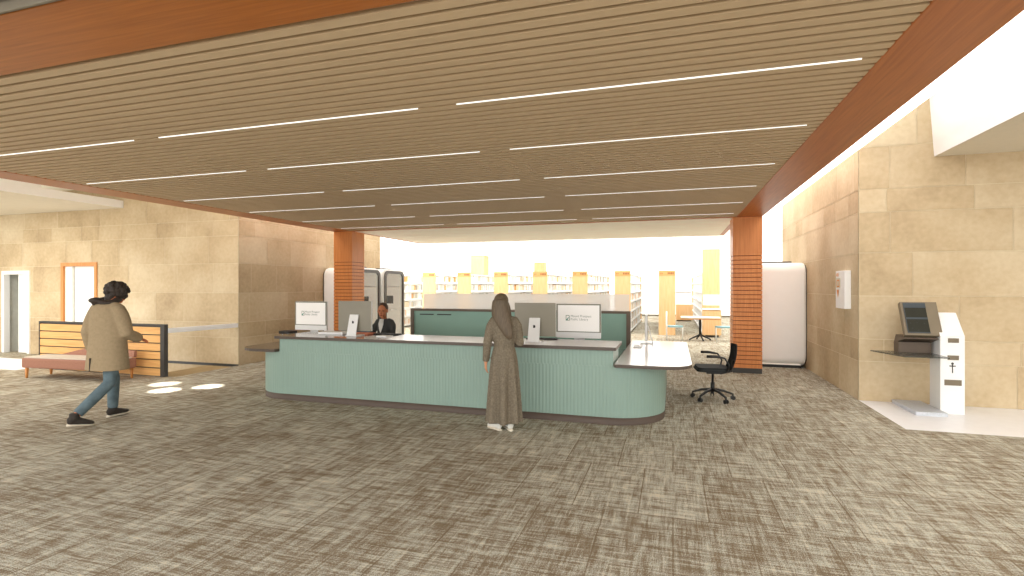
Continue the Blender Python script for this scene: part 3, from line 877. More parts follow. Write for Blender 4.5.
# ------------------------------------------------------------------ guard, rail and bench on the left
gd = thing('slatted_guard', 'oak slatted guard with black frame along the stair opening behind the bench', 'guard', (-10.87, 7.42, 0))
gx0, gx1 = -1.68, 1.75
bm = BM()
for k in range(6):
    z0 = .015 + k * .156
    for (a, b) in ((gx0 + .03, -.35), (-.31, gx1 - .1)):
        box(bm, a, b, -.025, .0, z0, z0 + .135)
obj('board_panel', bm, 'oak_h', gd)
bm = BM(); box(bm, gx0, gx1, -.03, .05, .955, .985); box(bm, gx0, gx0 + .03, -.03, .05, 0, .955); box(bm, gx1 - .1, gx1, -.03, .05, 0, .955); box(bm, -.35, -.31, -.0, .05, 0, .955); box(bm, gx0 + .03, gx1 - .1, .002, .012, .0, .955)
obj('frame', bm, 'charcoal', gd)
bm = BM()
d = Vector((-8.95, 8.95, 0)) - Vector((-9.12, 7.47, 0))
m = Matrix.Translation((-9.12, 7.47, .865)) @ Matrix.Rotation(math.atan2(d.y, d.x), 4, 'Z')
box(bm, 0, d.length - .01, -.03, .03, -.045, .045, mat=m, bev=.006)
tag(obj('handrail', bm, 'door_white'), 'white horizontal rail between the slatted guard and the stone corner', 'rail')

bn = thing('bench', 'long low terracotta upholstered bench before the slatted guard', 'bench', (-10.55, 6.85, 0), .08)
bm = BM(); box(bm, -1.02, 1.02, -.25, .27, .19, .375, bev=.03); obj('seat', bm, 'bench', bn)
bm = BM(); prism(bm, rrect(-1.0, 1.0, -.23, .2, .03), .376, .392); obj('seat_top', bm, 'bench_pale', bn)
bm = BM()
a = [(-.75, .22, .385), (1.0, .22, .385), (1.0, .28, .385), (-.75, .28, .385)]
t_ = [(-.1, .24, .53), (1.0, .24, .5), (1.0, .29, .5), (-.1, .29, .53)]
va = [bm.verts.new(p) for p in a]; vt = [bm.verts.new(p) for p in t_]
bm.faces.new(list(reversed(va))); bm.faces.new(vt)
for i in range(4): bm.faces.new((va[i], va[(i+1)%4], vt[(i+1)%4], vt[i]))
obj('backrest', bm, 'bench', bn)
for (x, y) in ((-.95, -.2), (.95, -.2), (-.95, .22), (.95, .22)):
    bm = BM(); tube(bm, [(x, y, .2), (x * 1.01, y, 0)], [.03, .018], 10); obj('leg', bm, 'door_oak', bn)

# ------------------------------------------------------------------ library hall behind
YR, HR = 31.0, 3.62
bm = BM(); box(bm, -26, 16, YR, YR + .1, 0, HR); struct('wall_rear', bm, 'hall_wall_glow')
bm = BM(); box(bm, -26.1, -26, YS, YR, 0, HR); struct('wall_far_left', bm, 'paint')
bm = BM(); box(bm, 16, 16.1, YS, YR, 0, HR); struct('wall_far_right', bm, 'paint')
bm = BM(); box(bm, -26, 16, YS + .4, YR, HR, HR + .06); struct('ceiling', bm, 'hall_ceiling_glow')
bm = BM(); box(bm, -26, WL - .05, YS, YS + .1, 0, HR); box(bm, WR + .05, 16, YS, YS + .1, 0, HR); struct('wall_divider', bm, 'paint')
bm = BM(); box(bm, -26, 16, YR - .02, YR, 0, .1); struct('baseboard_rear', bm, 'grey_trim')
for k, (yy, x0, x1) in enumerate(((20.4, -12, 0), (23.2, -13, .3), (26.5, -14, 3))):
    bm = BM(); box(bm, x0, x1, yy, yy + .08, HR - .015, HR); struct('trim_%d' % (11 + k), bm, 'seam')

LEV = [.12, .47, .82, 1.17, 1.52, 1.87]
def shelf_range(x, label, y0=19.0, y1=26.0, sign=True, near=True):
    t = thing('bookshelf', label, 'bookshelf', (x, y0, 0), 0, 'shelf ranges in the library hall')
    Ly = y1 - y0
    if near:
        bm = BM(); box(bm, -.28, .28, 0, .05, 0, 2.26); p = obj('end_panel', bm, 'oak', t)
        bm = BM(); box(bm, -.28, .28, -.012, -.001, 2.08, 2.26); s = obj('range_sign', bm, 'oak_dark', t)
        bm = BM()
        for k in range(4): box(bm, .02 + k * .055, .06 + k * .055, -.016, -.0125, 2.13, 2.2)
        for k in range(2): box(bm, -.22 + k * .05, -.19 + k * .05, -.016, -.0125, 2.15, 2.18)
        obj('sign_lettering', bm, 'sign_ink', s)
    bm = BM(); box(bm, -.28, .28, Ly - .05, Ly, 0, 2.17); obj('end_panel', bm, 'oak', t)
    for z in LEV:
        bm = BM(); box(bm, -.27, .27, .05, Ly - .05, z - .03, z); box(bm, -.275, -.262, .05, Ly - .05, z - .055, z + .02); box(bm, .262, .275, .05, Ly - .05, z - .055, z + .02)
        obj('shelf', bm, 'shelf', t)
    for k in range(1, 8):
        yy = Ly * k / 8
        bm = BM(); box(bm, -.26, .26, yy - .012, yy + .012, .06, 2.145); obj('upright', bm, 'shelf', t)
    bm = BM(); box(bm, -.28, .28, .05, Ly - .05, 2.145, 2.17); obj('canopy_top', bm, 'shelf', t)
    return t
ORD = ['farthest left, beside the glass booth', 'second from the left, first fully visible oak end panel', 'third from the left', 'fourth from the left, above the standing woman', 'fifth from the left', 'sixth from the left, above the right logo screen', 'seventh from the left, beyond the partition end', 'eighth from the left, standing clear right of the partition']
RX = [-10.9, -9.38, -7.86, -6.33, -4.78, -3.27, -1.73, -.2]
for k, x in enumerate(RX): shelf_range(x, 'oak-ended white library shelf range, ' + ORD[k])
shelf_range(1.25, 'white shelf range behind the tall oak slab on the right', 19.3, 29.5, near=False)

# books: individual ones on the upper right-hand shelves, the rest as one mass
def book_mesh(mat):
    bm = BM(); box(bm, -.1, .1, -.032, .032, 0, .25); box(bm, -.095, .09, -.026, .026, .002, .252, 1)
    o = obj('book', bm, [mat, 'paper']); return o
protos = [book_mesh(m) for m in ('book_white', 'book_cream', 'book_orange', 'book_grey')]
used = [False] * 4
BN = [['white book in the library shelves', 'white'], ['cream book in the library shelves', 'cream'], ['orange book in the library shelves', 'orange'], ['grey book in the library shelves', 'grey']]
brng = random.Random(11); count = 0
rest = BM()
SHORT = ['leftmost shelf range', 'second shelf range from left', 'third shelf range from left', 'fourth shelf range from left', 'fifth shelf range from left', 'sixth shelf range from left', 'seventh shelf range from left', 'eighth shelf range from left']
CN = ['white', 'cream', 'orange', 'grey']
LN = {5: 'top', 4: 'second highest', 3: 'third highest'}
for ri, x in enumerate(RX):
    for li, z in enumerate(LEV):
        for bay in range(8):
            yb = 19.0 + 7 * bay / 8 + .1; ye = 19.0 + 7 * (bay + 1) / 8 - .12
            yy = yb
            while yy < ye - .08:
                if brng.random() < .25: yy += brng.uniform(.1, .3); continue
                c = brng.choices((0, 1, 2, 3), (5, 3, 3, 2))[0]
                h = brng.uniform(.8, 1.05)
                if li >= 3 and ri < 7 and brng.random() < .42 and count < 290:
                    if not used[c]: o = protos[c]; used[c] = True
                    else: o = protos[c].copy(); COL.objects.link(o)
                    o.location = (x + .15, yy + .035, z + .003); o.scale = (1, 1, h)
                    tag(o, '%s book standing on the %s shelf of the %s' % (CN[c], LN[li], SHORT[ri]), 'book', 'books on the %s' % SHORT[ri])
                    count += 1
                else:
                    box(rest, x + .05, x + .25, yy, yy + .064, z + .003, z + .25 * h, c)
                if brng.random() < .5: box(rest, x - .25, x - .06, yy, yy + .064, z + .003, z + .25 * h, c)
                yy += .075
o = obj('shelved_books', rest, ['book_white', 'book_cream', 'book_orange', 'book_grey'])
tag(o, 'mass of pale books filling the remaining library shelves', 'books'); o['kind'] = 'stuff'

# tall oak slabs
def slab_col(x0, x1, y0, y1, h, label):
    t = (x0 + x1) / 2, (y0 + y1) / 2
    bm = BM(); box(bm, x0 - t[0], x1 - t[0], y0 - t[1], y1 - t[1], 0, h)
    tag(obj('oak_column', bm, 'oak', loc=(t[0], t[1], 0)), label, 'column')
slab_col(.97, 1.53, 19.0, 19.28, 2.98, 'tall oak slab standing behind the catalogue cabinet on the right')
slab_col(-11.0, -10.2, 27.6, 28.4, 3.46, 'tall oak column rising behind the shelves left of the standing woman')
slab_col(-7.75, -7.15, 29.4, 30.0, 3.1, 'distant oak column just showing over the middle shelves')
cab = thing('catalogue_cabinet', 'low oak cabinet in front of the tall oak slab', 'cabinet', (1.25, 18.75, 0))
bm = BM(); box(bm, -.28, .28, -.24, .24, .08, .9); obj('body', bm, 'oak', cab)
bm = BM(); box(bm, -.2, .2, -.2, .2, 0, .08); obj('plinth', bm, 'charcoal', cab)
bm = BM(); box(bm, -.3, .3, -.26, .24, .92, .95); obj('top', bm, 'shelf', cab)
bm = BM(); box(bm, -.27, .27, -.2, .2, .9, .92); obj('shadow_gap', bm, 'oak_dark', cab)
mo = thing('wall_display', 'white framed display on the tall oak slab above the cabinet', 'display', (1.25, 18.985, 1.06))
bm = BM(); box(bm, -.27, .27, -.04, 0, 0, .36, bev=.008); obj('housing', bm, 'pod', mo)
bm = BM(); box(bm, -.24, .24, -.044, -.0405, .04, .33); obj('screen', bm, 'screen', mo)
lc = thing('low_cabinet', 'low oak cabinet by the rear wall left of the tall oak slab', 'cabinet', (.55, 27.0, 0))
bm = BM(); box(bm, -.42, .34, -.25, .25, .06, .82); obj('body', bm, 'oak', lc)
bm = BM(); box(bm, -.38, .3, -.22, .22, 0, .06); obj('plinth', bm, 'charcoal', lc)
bm = BM(); box(bm, .15, .98, YR - .12, YR - .001, 1.33, 1.38)
tag(obj('wall_shelf', bm, 'grey_trim'), 'thin grey shelf on the white rear wall right of the last range', 'shelf')

# reading table and chairs
tb = thing('reading_table', 'pale-topped table with black branching foot in the library hall', 'table', (.82, 17.5, 0))
bm = BM(); prism(bm, rrect(-.58, .58, -.4, .4, .05), .70, .735); obj('tabletop', bm, 'table_top', tb)
bm = BM(); prism(bm, rrect(-.575, .575, -.395, .395, .05), .675, .70); obj('table_edge', bm, 'column', tb)
bm = BM(); tube(bm, [(0, 0, .68), (0, 0, .16)], .035, 12); obj('post', bm, 'black', tb)
for k in range(4):
    a = k * PI / 2 + .25
    bm = BM(); tube(bm, [(0, 0, .18), (.32 * math.cos(a), .32 * math.sin(a), .03)], [.03, .022], 8)
    tube(bm, [(.32 * math.cos(a), .32 * math.sin(a), 0), (.32 * math.cos(a), .32 * math.sin(a), .04)], .025, 8); obj('leg', bm, 'black', tb)
def caf_chair(label, loc, rotz):
    t = thing('cafe_chair', label, 'chair', loc, rotz, 'pale blue chairs at the reading table')
    bm = BM(); prism(bm, rrect(-.22, .22, -.22, .24, .06), .42, .455); obj('seat', bm, 'steel_blue', t)
    bm = BM(); rows = []
    for j in range(5):
        z = .5 + j * .09
        rows.append([bm.verts.new((.21 * s, -.22 - .02 * j / 4 - .03 * (1 - s * s), z)) for s in (-1, -.5, 0, .5, 1)])
    for a, b in zip(rows, rows[1:]):
        for i in range(4): bm.faces.new((a[i], a[i+1], b[i+1], b[i]))
    bmesh.ops.solidify(bm, geom=bm.faces[:], thickness=.02)
    obj('backrest', bm, 'steel_blue', t)
    for (sx, yy, top) in ((-1, -.25, .9), (1, -.25, .9), (-1, .22, .43), (1, .22, .43)):
        bm = BM(); tube(bm, [(sx*.21, yy, 0), (sx*.21, yy + (.02 if yy > 0 else -.005), top)], .022 if yy < 0 else .012, 8); obj('leg', bm, 'pod', t)
    bm = BM(); box(bm, -.2, .2, -.2, .22, .405, .418); obj('seat_frame', bm, 'pod', t)
    return t
caf_chair('pale blue chair with white frame left of the reading table', (.06, 17.3, 0), -PI / 2)
caf_chair('pale blue chair right of the reading table, half behind the wood column', (1.52, 17.5, 0), PI / 2)

# ------------------------------------------------------------------ people
def hand(bm, W, d, n, s, sc_=1.0, curl=.5, thumb=1):
    """W wrist, d finger direction, n palm normal (fingers curl towards it), s sideways (towards thumb)"""
    W = Vector(W); d = Vector(d).normalized(); n = Vector(n); n = (n - d * n.dot(d)).normalized(); s = d.cross(n) * thumb
    q = sc_
    tube(bm, [W - d*.02*q, W + d*.03*q, W + d*.085*q], [(.026*q, .02*q), (.036*q, .016*q), (.04*q, .013*q)], 10, tuple(n))
    for k, (off, ln) in enumerate(((.03, .068), (.01, .078), (-.01, .072), (-.03, .056))):
        p = W + d*.075*q + s*off*q
        a = curl * .5
        d1 = (d*math.cos(a) + n*math.sin(a)); p1 = p + d1*ln*.5*q
        d2 = (d*math.cos(a*2.4) + n*math.sin(a*2.4)); p2 = p1 + d2*ln*.32*q
        d3 = (d*math.cos(a*3.4) + n*math.sin(a*3.4)); p3 = p2 + d3*ln*.24*q
        tube(bm, [p, p1, p2, p3], [.0098*q, .0092*q, .0085*q, .0065*q], 7, tuple(s))
    p = W + d*.02*q + s*.024*q
    d1 = (d*.6 + s*.7 + n*.25).normalized(); p1 = p + d1*.042*q
    d2 = (d*.85 + s*.3 + n*.4).normalized(); p2 = p1 + d2*.034*q
    tube(bm, [p - d1*.01, p1, p2], [.0125*q, .0105*q, .008*q], 7, tuple(n))

def head_shape(bm, c, R, s=1.0):
    """c = head centre; R = rotation matrix 4x4; face looks local +y"""
    c = Vector(c)
    def P(x, y, z): return c + (R @ Vector((x*s, y*s, z*s)))
    ell(bm, P(0, -.01, .025), (.074*s, .095*s, .095*s), R)
    ell(bm, P(0, .02, -.035), (.06*s, .072*s, .075*s), R)
    ell(bm, P(0, .055, -.09), (.03*s, .026*s, .022*s), R)
    tube(bm, [P(0, .086, .02), P(0, .108, -.022), P(0, .088, -.03)], [.008*s, .014*s, .01*s], 8, tuple(R @ Vector((1, 0, 0))))
    ell(bm, P(0, .082, -.062), (.024*s, .012*s, .009*s), R, 10, 8)
    for k in (-1, 1):
        ell(bm, P(k*.076, -.005, -.005), (.01*s, .02*s, .032*s), R, 10, 8)
        ell(bm, P(k*.032, .075, .028), (.02*s, .012*s, .008*s), R, 10, 8)
def eyes(parent, c, R, s=1.0):
    for k in (-1, 1):
        bm = BM(); p = Vector(c) + R @ Vector((k*.031*s, .083*s, .008*s)); ell(bm, p, (.012*s, .006*s, .007*s), R, 10, 8); obj('eye', bm, 'eye', parent)
    bm = BM(); p = Vector(c) + R @ Vector((0, .092*s, -.062*s)); ell(bm, p, (.022*s, .006*s, .006*s), R, 10, 8); obj('mouth', bm, 'lip', parent)

def shoe(bm, heel, toe_dir, L_=.27, pitch=0.0, h=.08):
    """foot from heel along toe_dir (xy unit), pitch lifts the heel"""
    d = Vector((toe_dir[0], toe_dir[1], 0)).normalized()
    H = Vector(heel)
    def P(f, z): return H + d * (f * L_ * math.cos(pitch)) + Vector((0, 0, z + (1 - f) * L_ * math.sin(pitch)))
    tube(bm, [P(0, .05), P(.08, .055), P(.3, .06), P(.55, .045), P(.8, .033), P(.95, .028), P(1, .025)],
         [(.02, .03), (.036, .05), (.037, .055), (.043, .04), (.046, .029), (.034, .022), (.012, .01)], 12, (0, 0, 1))
def sole(bm, heel, toe_dir, L_=.27, pitch=0.0):
    d = Vector((toe_dir[0], toe_dir[1], 0)).normalized(); H = Vector(heel)
    def P(f, z): return H + d * (f * L_ * math.cos(pitch)) + Vector((0, 0, z + (1 - f) * L_ * math.sin(pitch)))
    tube(bm, [P(-.01, .014), P(.1, .014), P(.35, .014), P(.6, .014), P(.85, .014), P(1.0, .014)],
         [(.02, .013), (.036, .013), (.035, .013), (.045, .013), (.044, .013), (.016, .012)], 12, (0, 0, 1))

# ---- walking man in tan coat, facing local +y, right leg trailing
mn = thing('person', 'person in a tan overcoat and jeans walking past the bench, seen from behind', 'person', (-6.835, 4.77, 0), math.radians(2))
Rm = Matrix.Rotation(math.radians(-30), 4, 'Z') @ Matrix.Rotation(math.radians(-14), 4, 'X')
HCn = (0.02, .11, 1.61)
lh, lk, la = (-.09, .02, .92), (-.12, .17, .50), (-.16, .19, .09)     # left leg forward
rh, rk, ra = (.09, -.0, .92), (.09, -.04, .49), (.02, -.4, .15)      # right leg trailing
ls, le, lw = (-.205, .0, 1.40), (-.262, -.05, 1.12), (-.29, .03, .86)
rs, re_, rw = (.22, .0, 1.40), (.285, .03, 1.11), (.245, .24, 1.02)
bm = BM()
head_shape(bm, HCn, Rm, 1.02)
tube(bm, [(0, -.0, 1.40), (0.01, .03, 1.47), (0.03, .085, 1.56)], [.065, .056, .055], 12, (1, 0, 0))
hring(bm, [(0, 0, .86, .15, .11), (0, 0, .98, .16, .11), (0, 0, 1.12, .14, .1), (0, 0, 1.3, .165, .11), (0, -.01, 1.42, .15, .09), (0, -.005, 1.46, .08, .07)])
for s, e, w in ((ls, le, lw), (rs, re_, rw)):
    tube(bm, [(s[0]*.4, s[1], s[2]), (s[0]*.8, s[1], s[2]-.02), (s[0]*.97, s[1], s[2]-.08), [(a+b)/2 for a, b in zip(s, e)], e, [(a+b)/2 for a, b in zip(e, w)], w], [.045, .05, .05, .048, .04, .038, .028], 12, (0, 1, 0))
for h_, k_, a_ in ((lh, lk, la), (rh, rk, ra)):
    tube(bm, [h_, [(a+b)/2 for a, b in zip(h_, k_)], k_, [a*.6+b*.4 for a, b in zip(k_, a_)], a_], [.08, .07, .052, .052, .036], 12, (0, 1, 0))
hand(bm, lw, (0, .1, -1), (.9, .3, 0), None, 1.0, .5, -1)
hand(bm, rw, (-.35, 1, -.25), (-.3, 0, -1), None, 1.0, .5, -1)
for a_, fd in ((la, (0, 1)), (ra, (.15, 1))):
    tube(bm, [a_, (a_[0], a_[1] + .02, a_[2] - .04)], .035, 10, (0, 1, 0))
body = remesh('body', bm, 'skin_brown', mn, .0065, 3)
eyes(body, HCn, Rm, 1.02)
# curly hair with a scarf-like collar
bm = BM()
C = Vector(HCn)
for k in range(150):
    z = random.uniform(-.95, 1); a = random.uniform(0, 2 * PI); r = math.sqrt(max(0, 1 - z * z))
    p = Vector((.1 * r * math.cos(a), .118 * r * math.sin(a) - .01, .1 * z + .035))
    if p.y > .085 and -.01 < p.z < .05: continue
    ell(bm, C + Rm @ p, (random.uniform(.022, .036),) * 3, None, 8, 6)
ell(bm, C + Rm @ Vector((0, -.02, .04)), (.095, .11, .1), Rm)
ell(bm, C + Rm @ Vector((0, -.05, -.06)), (.075, .07, .07), Rm)
ell(bm, C + Rm @ Vector((.01, -.06, -.12)), (.07, .055, .05), Rm)
remesh('hair', bm, 'hair_black', mn, .007, 1)
bm = BM()
for k in range(22):
    a = 2 * PI * k / 22
    ell(bm, (-.03 + .13 * math.cos(a), .02 + .1 * math.sin(a), 1.512 + .012 * math.sin(3*a) + .02*math.sin(a)), (.048, .048, .036), None, 10, 8)
ell(bm, (-.07, -.09, 1.525), (.09, .07, .04))
remesh('scarf', bm, 'hair_black', mn, .01, 3)
# coat
bm = BM()
hring(bm, [(.03, -.02, .66, .275, .20), (.03, -.02, .70, .27, .195), (.02, -.01, .9, .25, .18), (.01, 0, 1.1, .235, .16), (0, 0, 1.28, .23, .155), (0, -.01, 1.38, .215, .14), (0, -.01, 1.44, .175, .12), (0, .0, 1.49, .12, .1), (0, .01, 1.525, .085, .08)], 28)
for s, e, w in ((ls, le, lw), (rs, re_, rw)):
    w2 = [a + (b - a) * .88 for a, b in zip(e, w)]
    tube(bm, [(s[0]*.4, s[1], s[2]+.05), (s[0]*.8, s[1], s[2]+.015), (s[0]*1.02, s[1], s[2]-.06), [(a+b)/2 for a, b in zip(s, e)], e, [(a+b)/2 for a, b in zip(e, w2)], w2], [.07, .078, .085, .08, .073, .068, .062], 16, (0, 1, 0))
coat = remesh('overcoat', bm, 'coat', mn, .011, 5)
bm = BM(); box(bm, .0, .004, -.222, -.19, .665, .82); obj('back_vent', bm, 'charcoal', coat)
bm = BM()
for h_, k_, a_ in ((lh, lk, la), (rh, rk, ra)):
    tube(bm, [h_, [(a+b)/2 for a, b in zip(h_, k_)], k_, [a*.6+b*.4 for a, b in zip(k_, a_)], [b + (a - b) * .08 for a, b in zip(k_, a_)]], [.105, .088, .07, .066, .058], 16, (0, 1, 0))
hring(bm, [(0, 0, .84, .16, .12), (0, 0, 1.0, .165, .12)])
remesh('jeans', bm, 'jeans', mn, .01, 4)
for a_, fd, pit in ((la, (0.05, 1), 0.0), (ra, (.25, 1), .18)):
    hz = 0.0
    heel = (a_[0] - fd[0] * .06, a_[1] - .07, hz)
    bm = BM(); shoe(bm, (heel[0], heel[1], .012), fd, .27, pit)
    tube(bm, [(a_[0], a_[1] - .005, a_[2] - .03), (a_[0], a_[1], a_[2] + .045)], [.05, .05], 12, (0, 1, 0))
    sh = remesh('shoe', bm, 'shoe_dark', mn, .008, 2)
    bm = BM(); sole(bm, heel, fd, .28, pit); obj('sole', bm, 'sole', sh)

# ---- standing woman at the counter
wm = thing('person', 'woman with long hair in a long grey-brown knit dress standing at the counter', 'person', (-1.905, 5.84, 0), math.radians(14))
HW = (-.04, .02, 1.495); Rw = Matrix.Rotation(math.radians(18), 4, 'Z') @ Matrix.Rotation(math.radians(-4), 4, 'X')
ls, le, lw = (-.15, 0, 1.29), (-.195, -.04, 1.03), (-.22, .02, .80)
rs, re_, rw = (.15, 0, 1.29), (.185, .02, 1.03), (.13, .25, 1.02)
bm = BM()
head_shape(bm, HW, Rw, .95)
tube(bm, [(0, 0, 1.29), (-.01, 0, 1.36), (-.03, .012, 1.44)], [.055, .046, .046], 12, (1, 0, 0))
hring(bm, [(0, 0, .8, .13, .09), (0, 0, .92, .125, .085), (0, 0, 1.04, .1, .075), (0, 0, 1.2, .115, .08), (0, 0, 1.29, .1, .06), (0, 0, 1.335, .06, .055)])
for s, e, w in ((ls, le, lw), (rs, re_, rw)):
    tube(bm, [(s[0]*.4, s[1], s[2]), (s[0]*.8, s[1], s[2]-.02), (s[0]*.97, s[1], s[2]-.08), [(a+b)/2 for a, b in zip(s, e)], e, [(a+b)/2 for a, b in zip(e, w)], w], [.032, .036, .038, .038, .033, .03, .023], 12, (0, 1, 0))
for k in (-1, 1):
    tube(bm, [(k*.075, 0, .85), (k*.07, .0, .46), (k*.07, -.01, .3), (k*.065, 0, .07)], [.075, .048, .046, .03], 12, (0, 1, 0))
hand(bm, lw, (0, .1, -1), (.9, .3, 0), None, .92, .45, -1)
hand(bm, rw, (-.2, 1, -.1), (0, 0, -1), None, .92, .45, -1)
body = remesh('body', bm, 'skin_tan', wm, .0065, 3)
eyes(body, HW, Rw, .95)
bm = BM()   # dress: fitted top, belt seam, pleated skirt, long sleeves
seg = 96
secs = [(.105, .182, .165, 1), (.3, .17, .15, 1), (.5, .162, .14, .85), (.7, .157, .13, .5), (.85, .152, .12, .15), (.94, .138, .108, 0), (1.0, .12, .096, 0), (1.03, .12, .096, 0), (1.1, .14, .105, 0), (1.2, .15, .11, 0), (1.27, .142, .098, 0), (1.315, .105, .08, 0), (1.35, .068, .062, 0)]
rings = []
for (z, rx, ry, pl) in secs:
    ring = []
    for k in range(seg):
        a = 2 * PI * k / seg; f = 1 + .24 * pl * math.cos(8 * a + .8 * math.sin(2 * a))
        ring.append(bm.verts.new((rx * f * math.cos(a), ry * f * math.sin(a) + .0, z)))
    rings.append(ring)
for a, b in zip(rings, rings[1:]):
    for k in range(seg): bm.faces.new((a[k], a[(k+1) % seg], b[(k+1) % seg], b[k]))
bm.faces.new(list(reversed(rings[0]))); bm.faces.new(rings[-1])
for s, e, w in ((ls, le, lw), (rs, re_, rw)):
    w2 = [a + (b - a) * .92 for a, b in zip(e, w)]
    tube(bm, [(s[0]*.4, s[1], s[2]+.025), (s[0]*.8, s[1], s[2]+.005), (s[0]*1.04, s[1], s[2]-.06), [(a+b)/2 for a, b in zip(s, e)], e, [(a+b)/2 for a, b in zip(e, w2)], w2], [.045, .055, .058, .055, .051, .046, .04], 16, (0, 1, 0))
dress = remesh('knit_dress', bm, 'knit', wm, .008, 2)
bm = BM()
sg = 40; r0 = []; r1 = []
for k in range(sg):
    a = 2 * PI * k / sg
    r0.append(bm.verts.new((.122 * math.cos(a), .0985 * math.sin(a), 1.0))); r1.append(bm.verts.new((.1225 * math.cos(a), .099 * math.sin(a), 1.025)))
for k in range(sg): bm.faces.new((r0[k], r0[(k+1) % sg], r1[(k+1) % sg], r1[k]))
obj('waistband', bm, 'knit', dress)
bm = BM()   # long straight hair hanging to mid back, swept right
Cw = Vector(HW)
ell(bm, Cw + Rw @ Vector((0, -.018, .035)), (.088, .098, .092), Rw)
tube(bm, [(-.04, -.03, 1.53), (-.038, -.055, 1.43), (-.015, -.085, 1.33), (.035, -.118, 1.22), (.065, -.122, 1.14), (.08, -.118, 1.09)],
     [(.088, .085), (.1, .075), (.1, .05), (.075, .035), (.055, .028), (.025, .016)], 20, (0, 1, 0))
for k in (-1, 1):
    tube(bm, [Cw + Rw @ Vector((k*.07, .03, .04)), Cw + Rw @ Vector((k*.085, .0, -.04)), Cw + Rw @ Vector((k*.088, -.03, -.14)), Cw + Rw @ Vector((k*.07, -.06, -.2))], [.025, .03, .034, .02], 10, (0, 1, 0))
remesh('hair', bm, 'hair_brown', wm, .008, 4)
for k, a in ((-1, .75), (1, .35)):
    td = (-math.sin(a), math.cos(a))
    hl = (k*.07 - td[0]*.05, -.0 - td[1]*.05 , .0)
    bm = BM(); shoe(bm, (hl[0], hl[1], .012), td, .235)
    sh = remesh('shoe', bm, 'shirt', wm, .008, 2)
    bm = BM(); sole(bm, hl, td, .245); obj('sole', bm, 'sole', sh)
    bm = BM(); tube(bm, [(k*.066, 0, .06), (k*.066, 0, .14)], [.036, .04], 12, (0, 1, 0)); obj('sock', bm, 'charcoal', wm)

# ---- seated staff member, facing local +y
st = thing('person', 'woman in a charcoal suit seated behind the counter and facing the camera', 'person', (-4.99, 8.32, 0), PI - .1)
HS = (0, .06, 1.262); Rs = Matrix.Rotation(math.radians(22), 4, 'Z') @ Matrix.Rotation(math.radians(-4), 4, 'X')
ls, le, lw = (-.17, .0, 1.07), (-.22, .06, .86), (-.12, .28, .835)
rs, re_, rw = (.17, .0, 1.07), (.22, .06, .86), (.12, .28, .835)
bm = BM()
head_shape(bm, HS, Rs, 1.12)
tube(bm, [(0, 0, 1.06), (0, .02, 1.13), (0, .045, 1.22)], [.055, .047, .047], 12, (1, 0, 0))
hring(bm, [(0, -.03, .52, .15, .12), (0, -.03, .65, .14, .11), (0, -.02, .8, .12, .09), (0, -.01, .95, .115, .085), (0, 0, 1.04, .09, .065), (0, 0, 1.09, .058, .052)])
for s, e, w in ((ls, le, lw), (rs, re_, rw)):
    tube(bm, [(s[0]*.4, s[1], s[2]), (s[0]*.8, s[1], s[2]-.02), (s[0]*.97, s[1], s[2]-.08), [(a+b)/2 for a, b in zip(s, e)], e, [(a+b)/2 for a, b in zip(e, w)], w], [.03, .034, .038, .038, .035, .031, .024], 12, (0, 1, 0))
for k in (-1, 1):
    tube(bm, [(k*.09, -.02, .57), (k*.1, .2, .58), (k*.1, .4, .55), (k*.1, .41, .3), (k*.1, .38, .08)], [.08, .07, .052, .048, .033], 12, (1, 0, 0))
hand(bm, lw, (.25, 1, -.15), (0, 0, -1), None, .92, .4, 1)
hand(bm, rw, (-.25, 1, -.15), (0, 0, -1), None, .92, .4, -1)
body = remesh('body', bm, 'skin_deep', st, .0065, 3)
eyes(body, HS, Rs, 1.12)
bm = BM()
hring(bm, [(0, -.03, .56, .175, .145), (0, -.03, .68, .165, .13), (0, -.02, .8, .148, .115), (0, -.01, .95, .155, .118), (0, 0, 1.03, .135, .1), (0, -.005, 1.08, .1, .078), (0, 0, 1.12, .068, .06)], 24)
for s, e, w in ((ls, le, lw), (rs, re_, rw)):
    w2 = [a + (b - a) * .9 for a, b in zip(e, w)]
    tube(bm, [(s[0]*.4, s[1], s[2]+.015), (s[0]*.8, s[1], s[2]-.01), (s[0]*1.0, s[1], s[2]-.07), [(a+b)/2 for a, b in zip(s, e)], e, [(a+b)/2 for a, b in zip(e, w2)], w2], [.05, .058, .062, .058, .054, .047, .042], 16, (0, 1, 0))
remesh('suit_jacket', bm, 'suit', st, .01, 3)
bm = BM()
v = [(-.045, .085, 1.115), (.045, .085, 1.115), (.055, .112, 1.03), (.03, .125, .93), (0, .128, .86), (-.03, .125, .93), (-.055, .112, 1.03)]
bm.faces.new([bm.verts.new(p) for p in v])
bmesh.ops.solidify(bm, geom=bm.faces[:], thickness=-.012)
obj('shirt_front', bm, 'shirt', st)
bm = BM()
for k in (-1, 1):
    tube(bm, [(k*.09, -.02, .57), (k*.1, .2, .585), (k*.1, .41, .56), (k*.1, .42, .3), (k*.1, .39, .11)], [.1, .085, .066, .06, .055], 14, (1, 0, 0))
remesh('suit_trousers', bm, 'suit', st, .01, 3)
for k in (-1, 1):
    bm = BM(); shoe(bm, (k*.1, .32, .004), (0, 1), .24); remesh('shoe', bm, 'black', st, .008, 2)
bm = BM()
Ch = Vector(HS)
ell(bm, Ch + Rs @ Vector((0, -.03, .05)), (.094, .108, .1), Rs)
ell(bm, Ch + Rs @ Vector((0, -.14, .02)), (.045, .04, .045), Rs)
remesh('hair', bm, 'hair_dark', st, .007, 3)

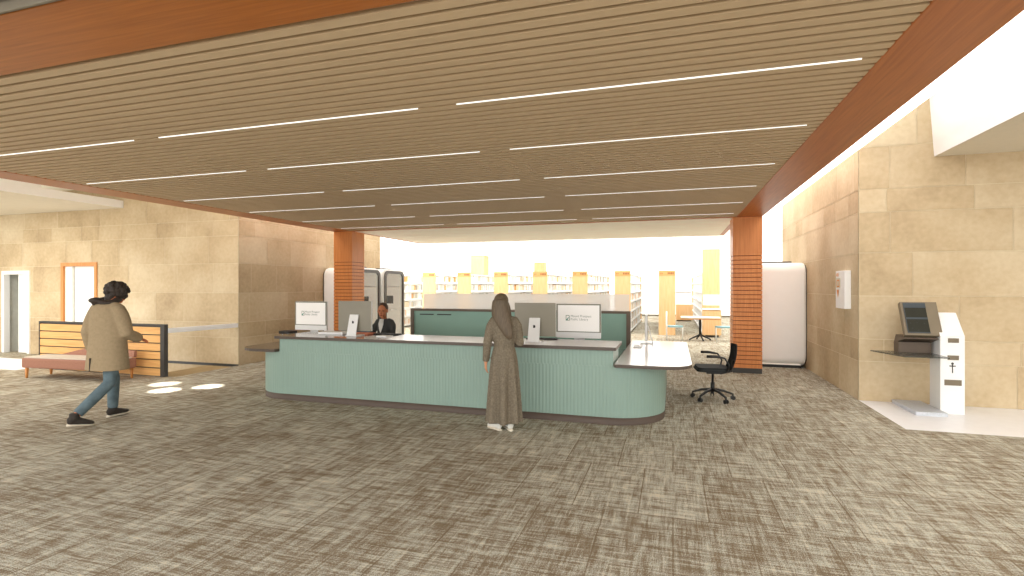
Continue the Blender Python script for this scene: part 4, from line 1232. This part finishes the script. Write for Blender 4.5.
# ------------------------------------------------------------------ lights
w = bpy.data.worlds.new('World'); sc.world = w; w.use_nodes = True
bg = w.node_tree.nodes['Background']; bg.inputs[0].default_value = (1.0, .995, .985, 1); bg.inputs[1].default_value = 1.9
def area(name, loc, rot, sx, sy, power, col=(1, .98, .94)):
    l = bpy.data.lights.new(name, 'AREA'); l.shape = 'RECTANGLE'; l.size = sx; l.size_y = sy; l.energy = power; l.color = col
    o = bpy.data.objects.new(name, l); COL.objects.link(o); o.location = loc; o.rotation_euler = rot; return o
area('hall_light', (-6, 22, HR - .05), (0, 0, 0), 18, 11, 1150)
area('hall_light_side', (5, 22, HR - .05), (0, 0, 0), 8, 13, 460)
area('hall_fill', (-14, 17.5, 1.9), (math.radians(90), 0, math.radians(-60)), 6, 3, 280)  # added area lamp that brightens the hall, no window there
area('right_fill', (8.0, 3.0, 3.5), (0, 0, 0), 6, 6, 190, (1, .96, .9))  # added area lamp under the bulkhead, brightens the right side
area('left_fill', (-15, 4.5, 3.5), (0, 0, 0), 4, 5, 330, (1, .97, .9))  # added area lamp under the bulkhead, brightens the left side
area('front_fill', (-3, -4.5, 2.6), (math.radians(80), 0, 0), 14, 4, 330, (1, .98, .94))  # unseen area lamp added behind the camera as frontal fill
area('coffer_fill', (-14.5, 8.1, 3.62), (math.radians(180), 0, 0), 4, .8, 5)  # added upward lamp, lightens the dark space above the left fascia
for (x, y) in ((-8.46, 6.87), (-7.95, 6.45), (-7.55, 6.92)):  # spot lamps added to throw the sun patches on the carpet
    l = bpy.data.lights.new('sun_patch_spot', 'SPOT'); l.energy = 1300; l.spot_size = math.radians(10.5); l.spot_blend = .6; l.shadow_soft_size = .02
    o = bpy.data.objects.new('sun_patch_spot', l); COL.objects.link(o); o.location = (x, y, 3.0)
    if x > -8.1: o.location.z = 2.98

# ------------------------------------------------------------------ camera
cam = bpy.data.cameras.new('Camera'); co = bpy.data.objects.new('Camera', cam); COL.objects.link(co)
cam.sensor_width = 36; cam.sensor_fit = 'HORIZONTAL'; cam.lens = 36 * 520 / 1024
cam.shift_y = -1.5 / 1024
co.location = (0, 0, 1.7); co.rotation_euler = (math.radians(90), 0, math.radians(17.2))
cam.clip_end = 200
sc.camera = co
sc.view_settings.view_transform = 'Standard'
sc.view_settings.look = 'None'
sc.view_settings.exposure = 0.3
sc.view_settings.gamma = 1.0
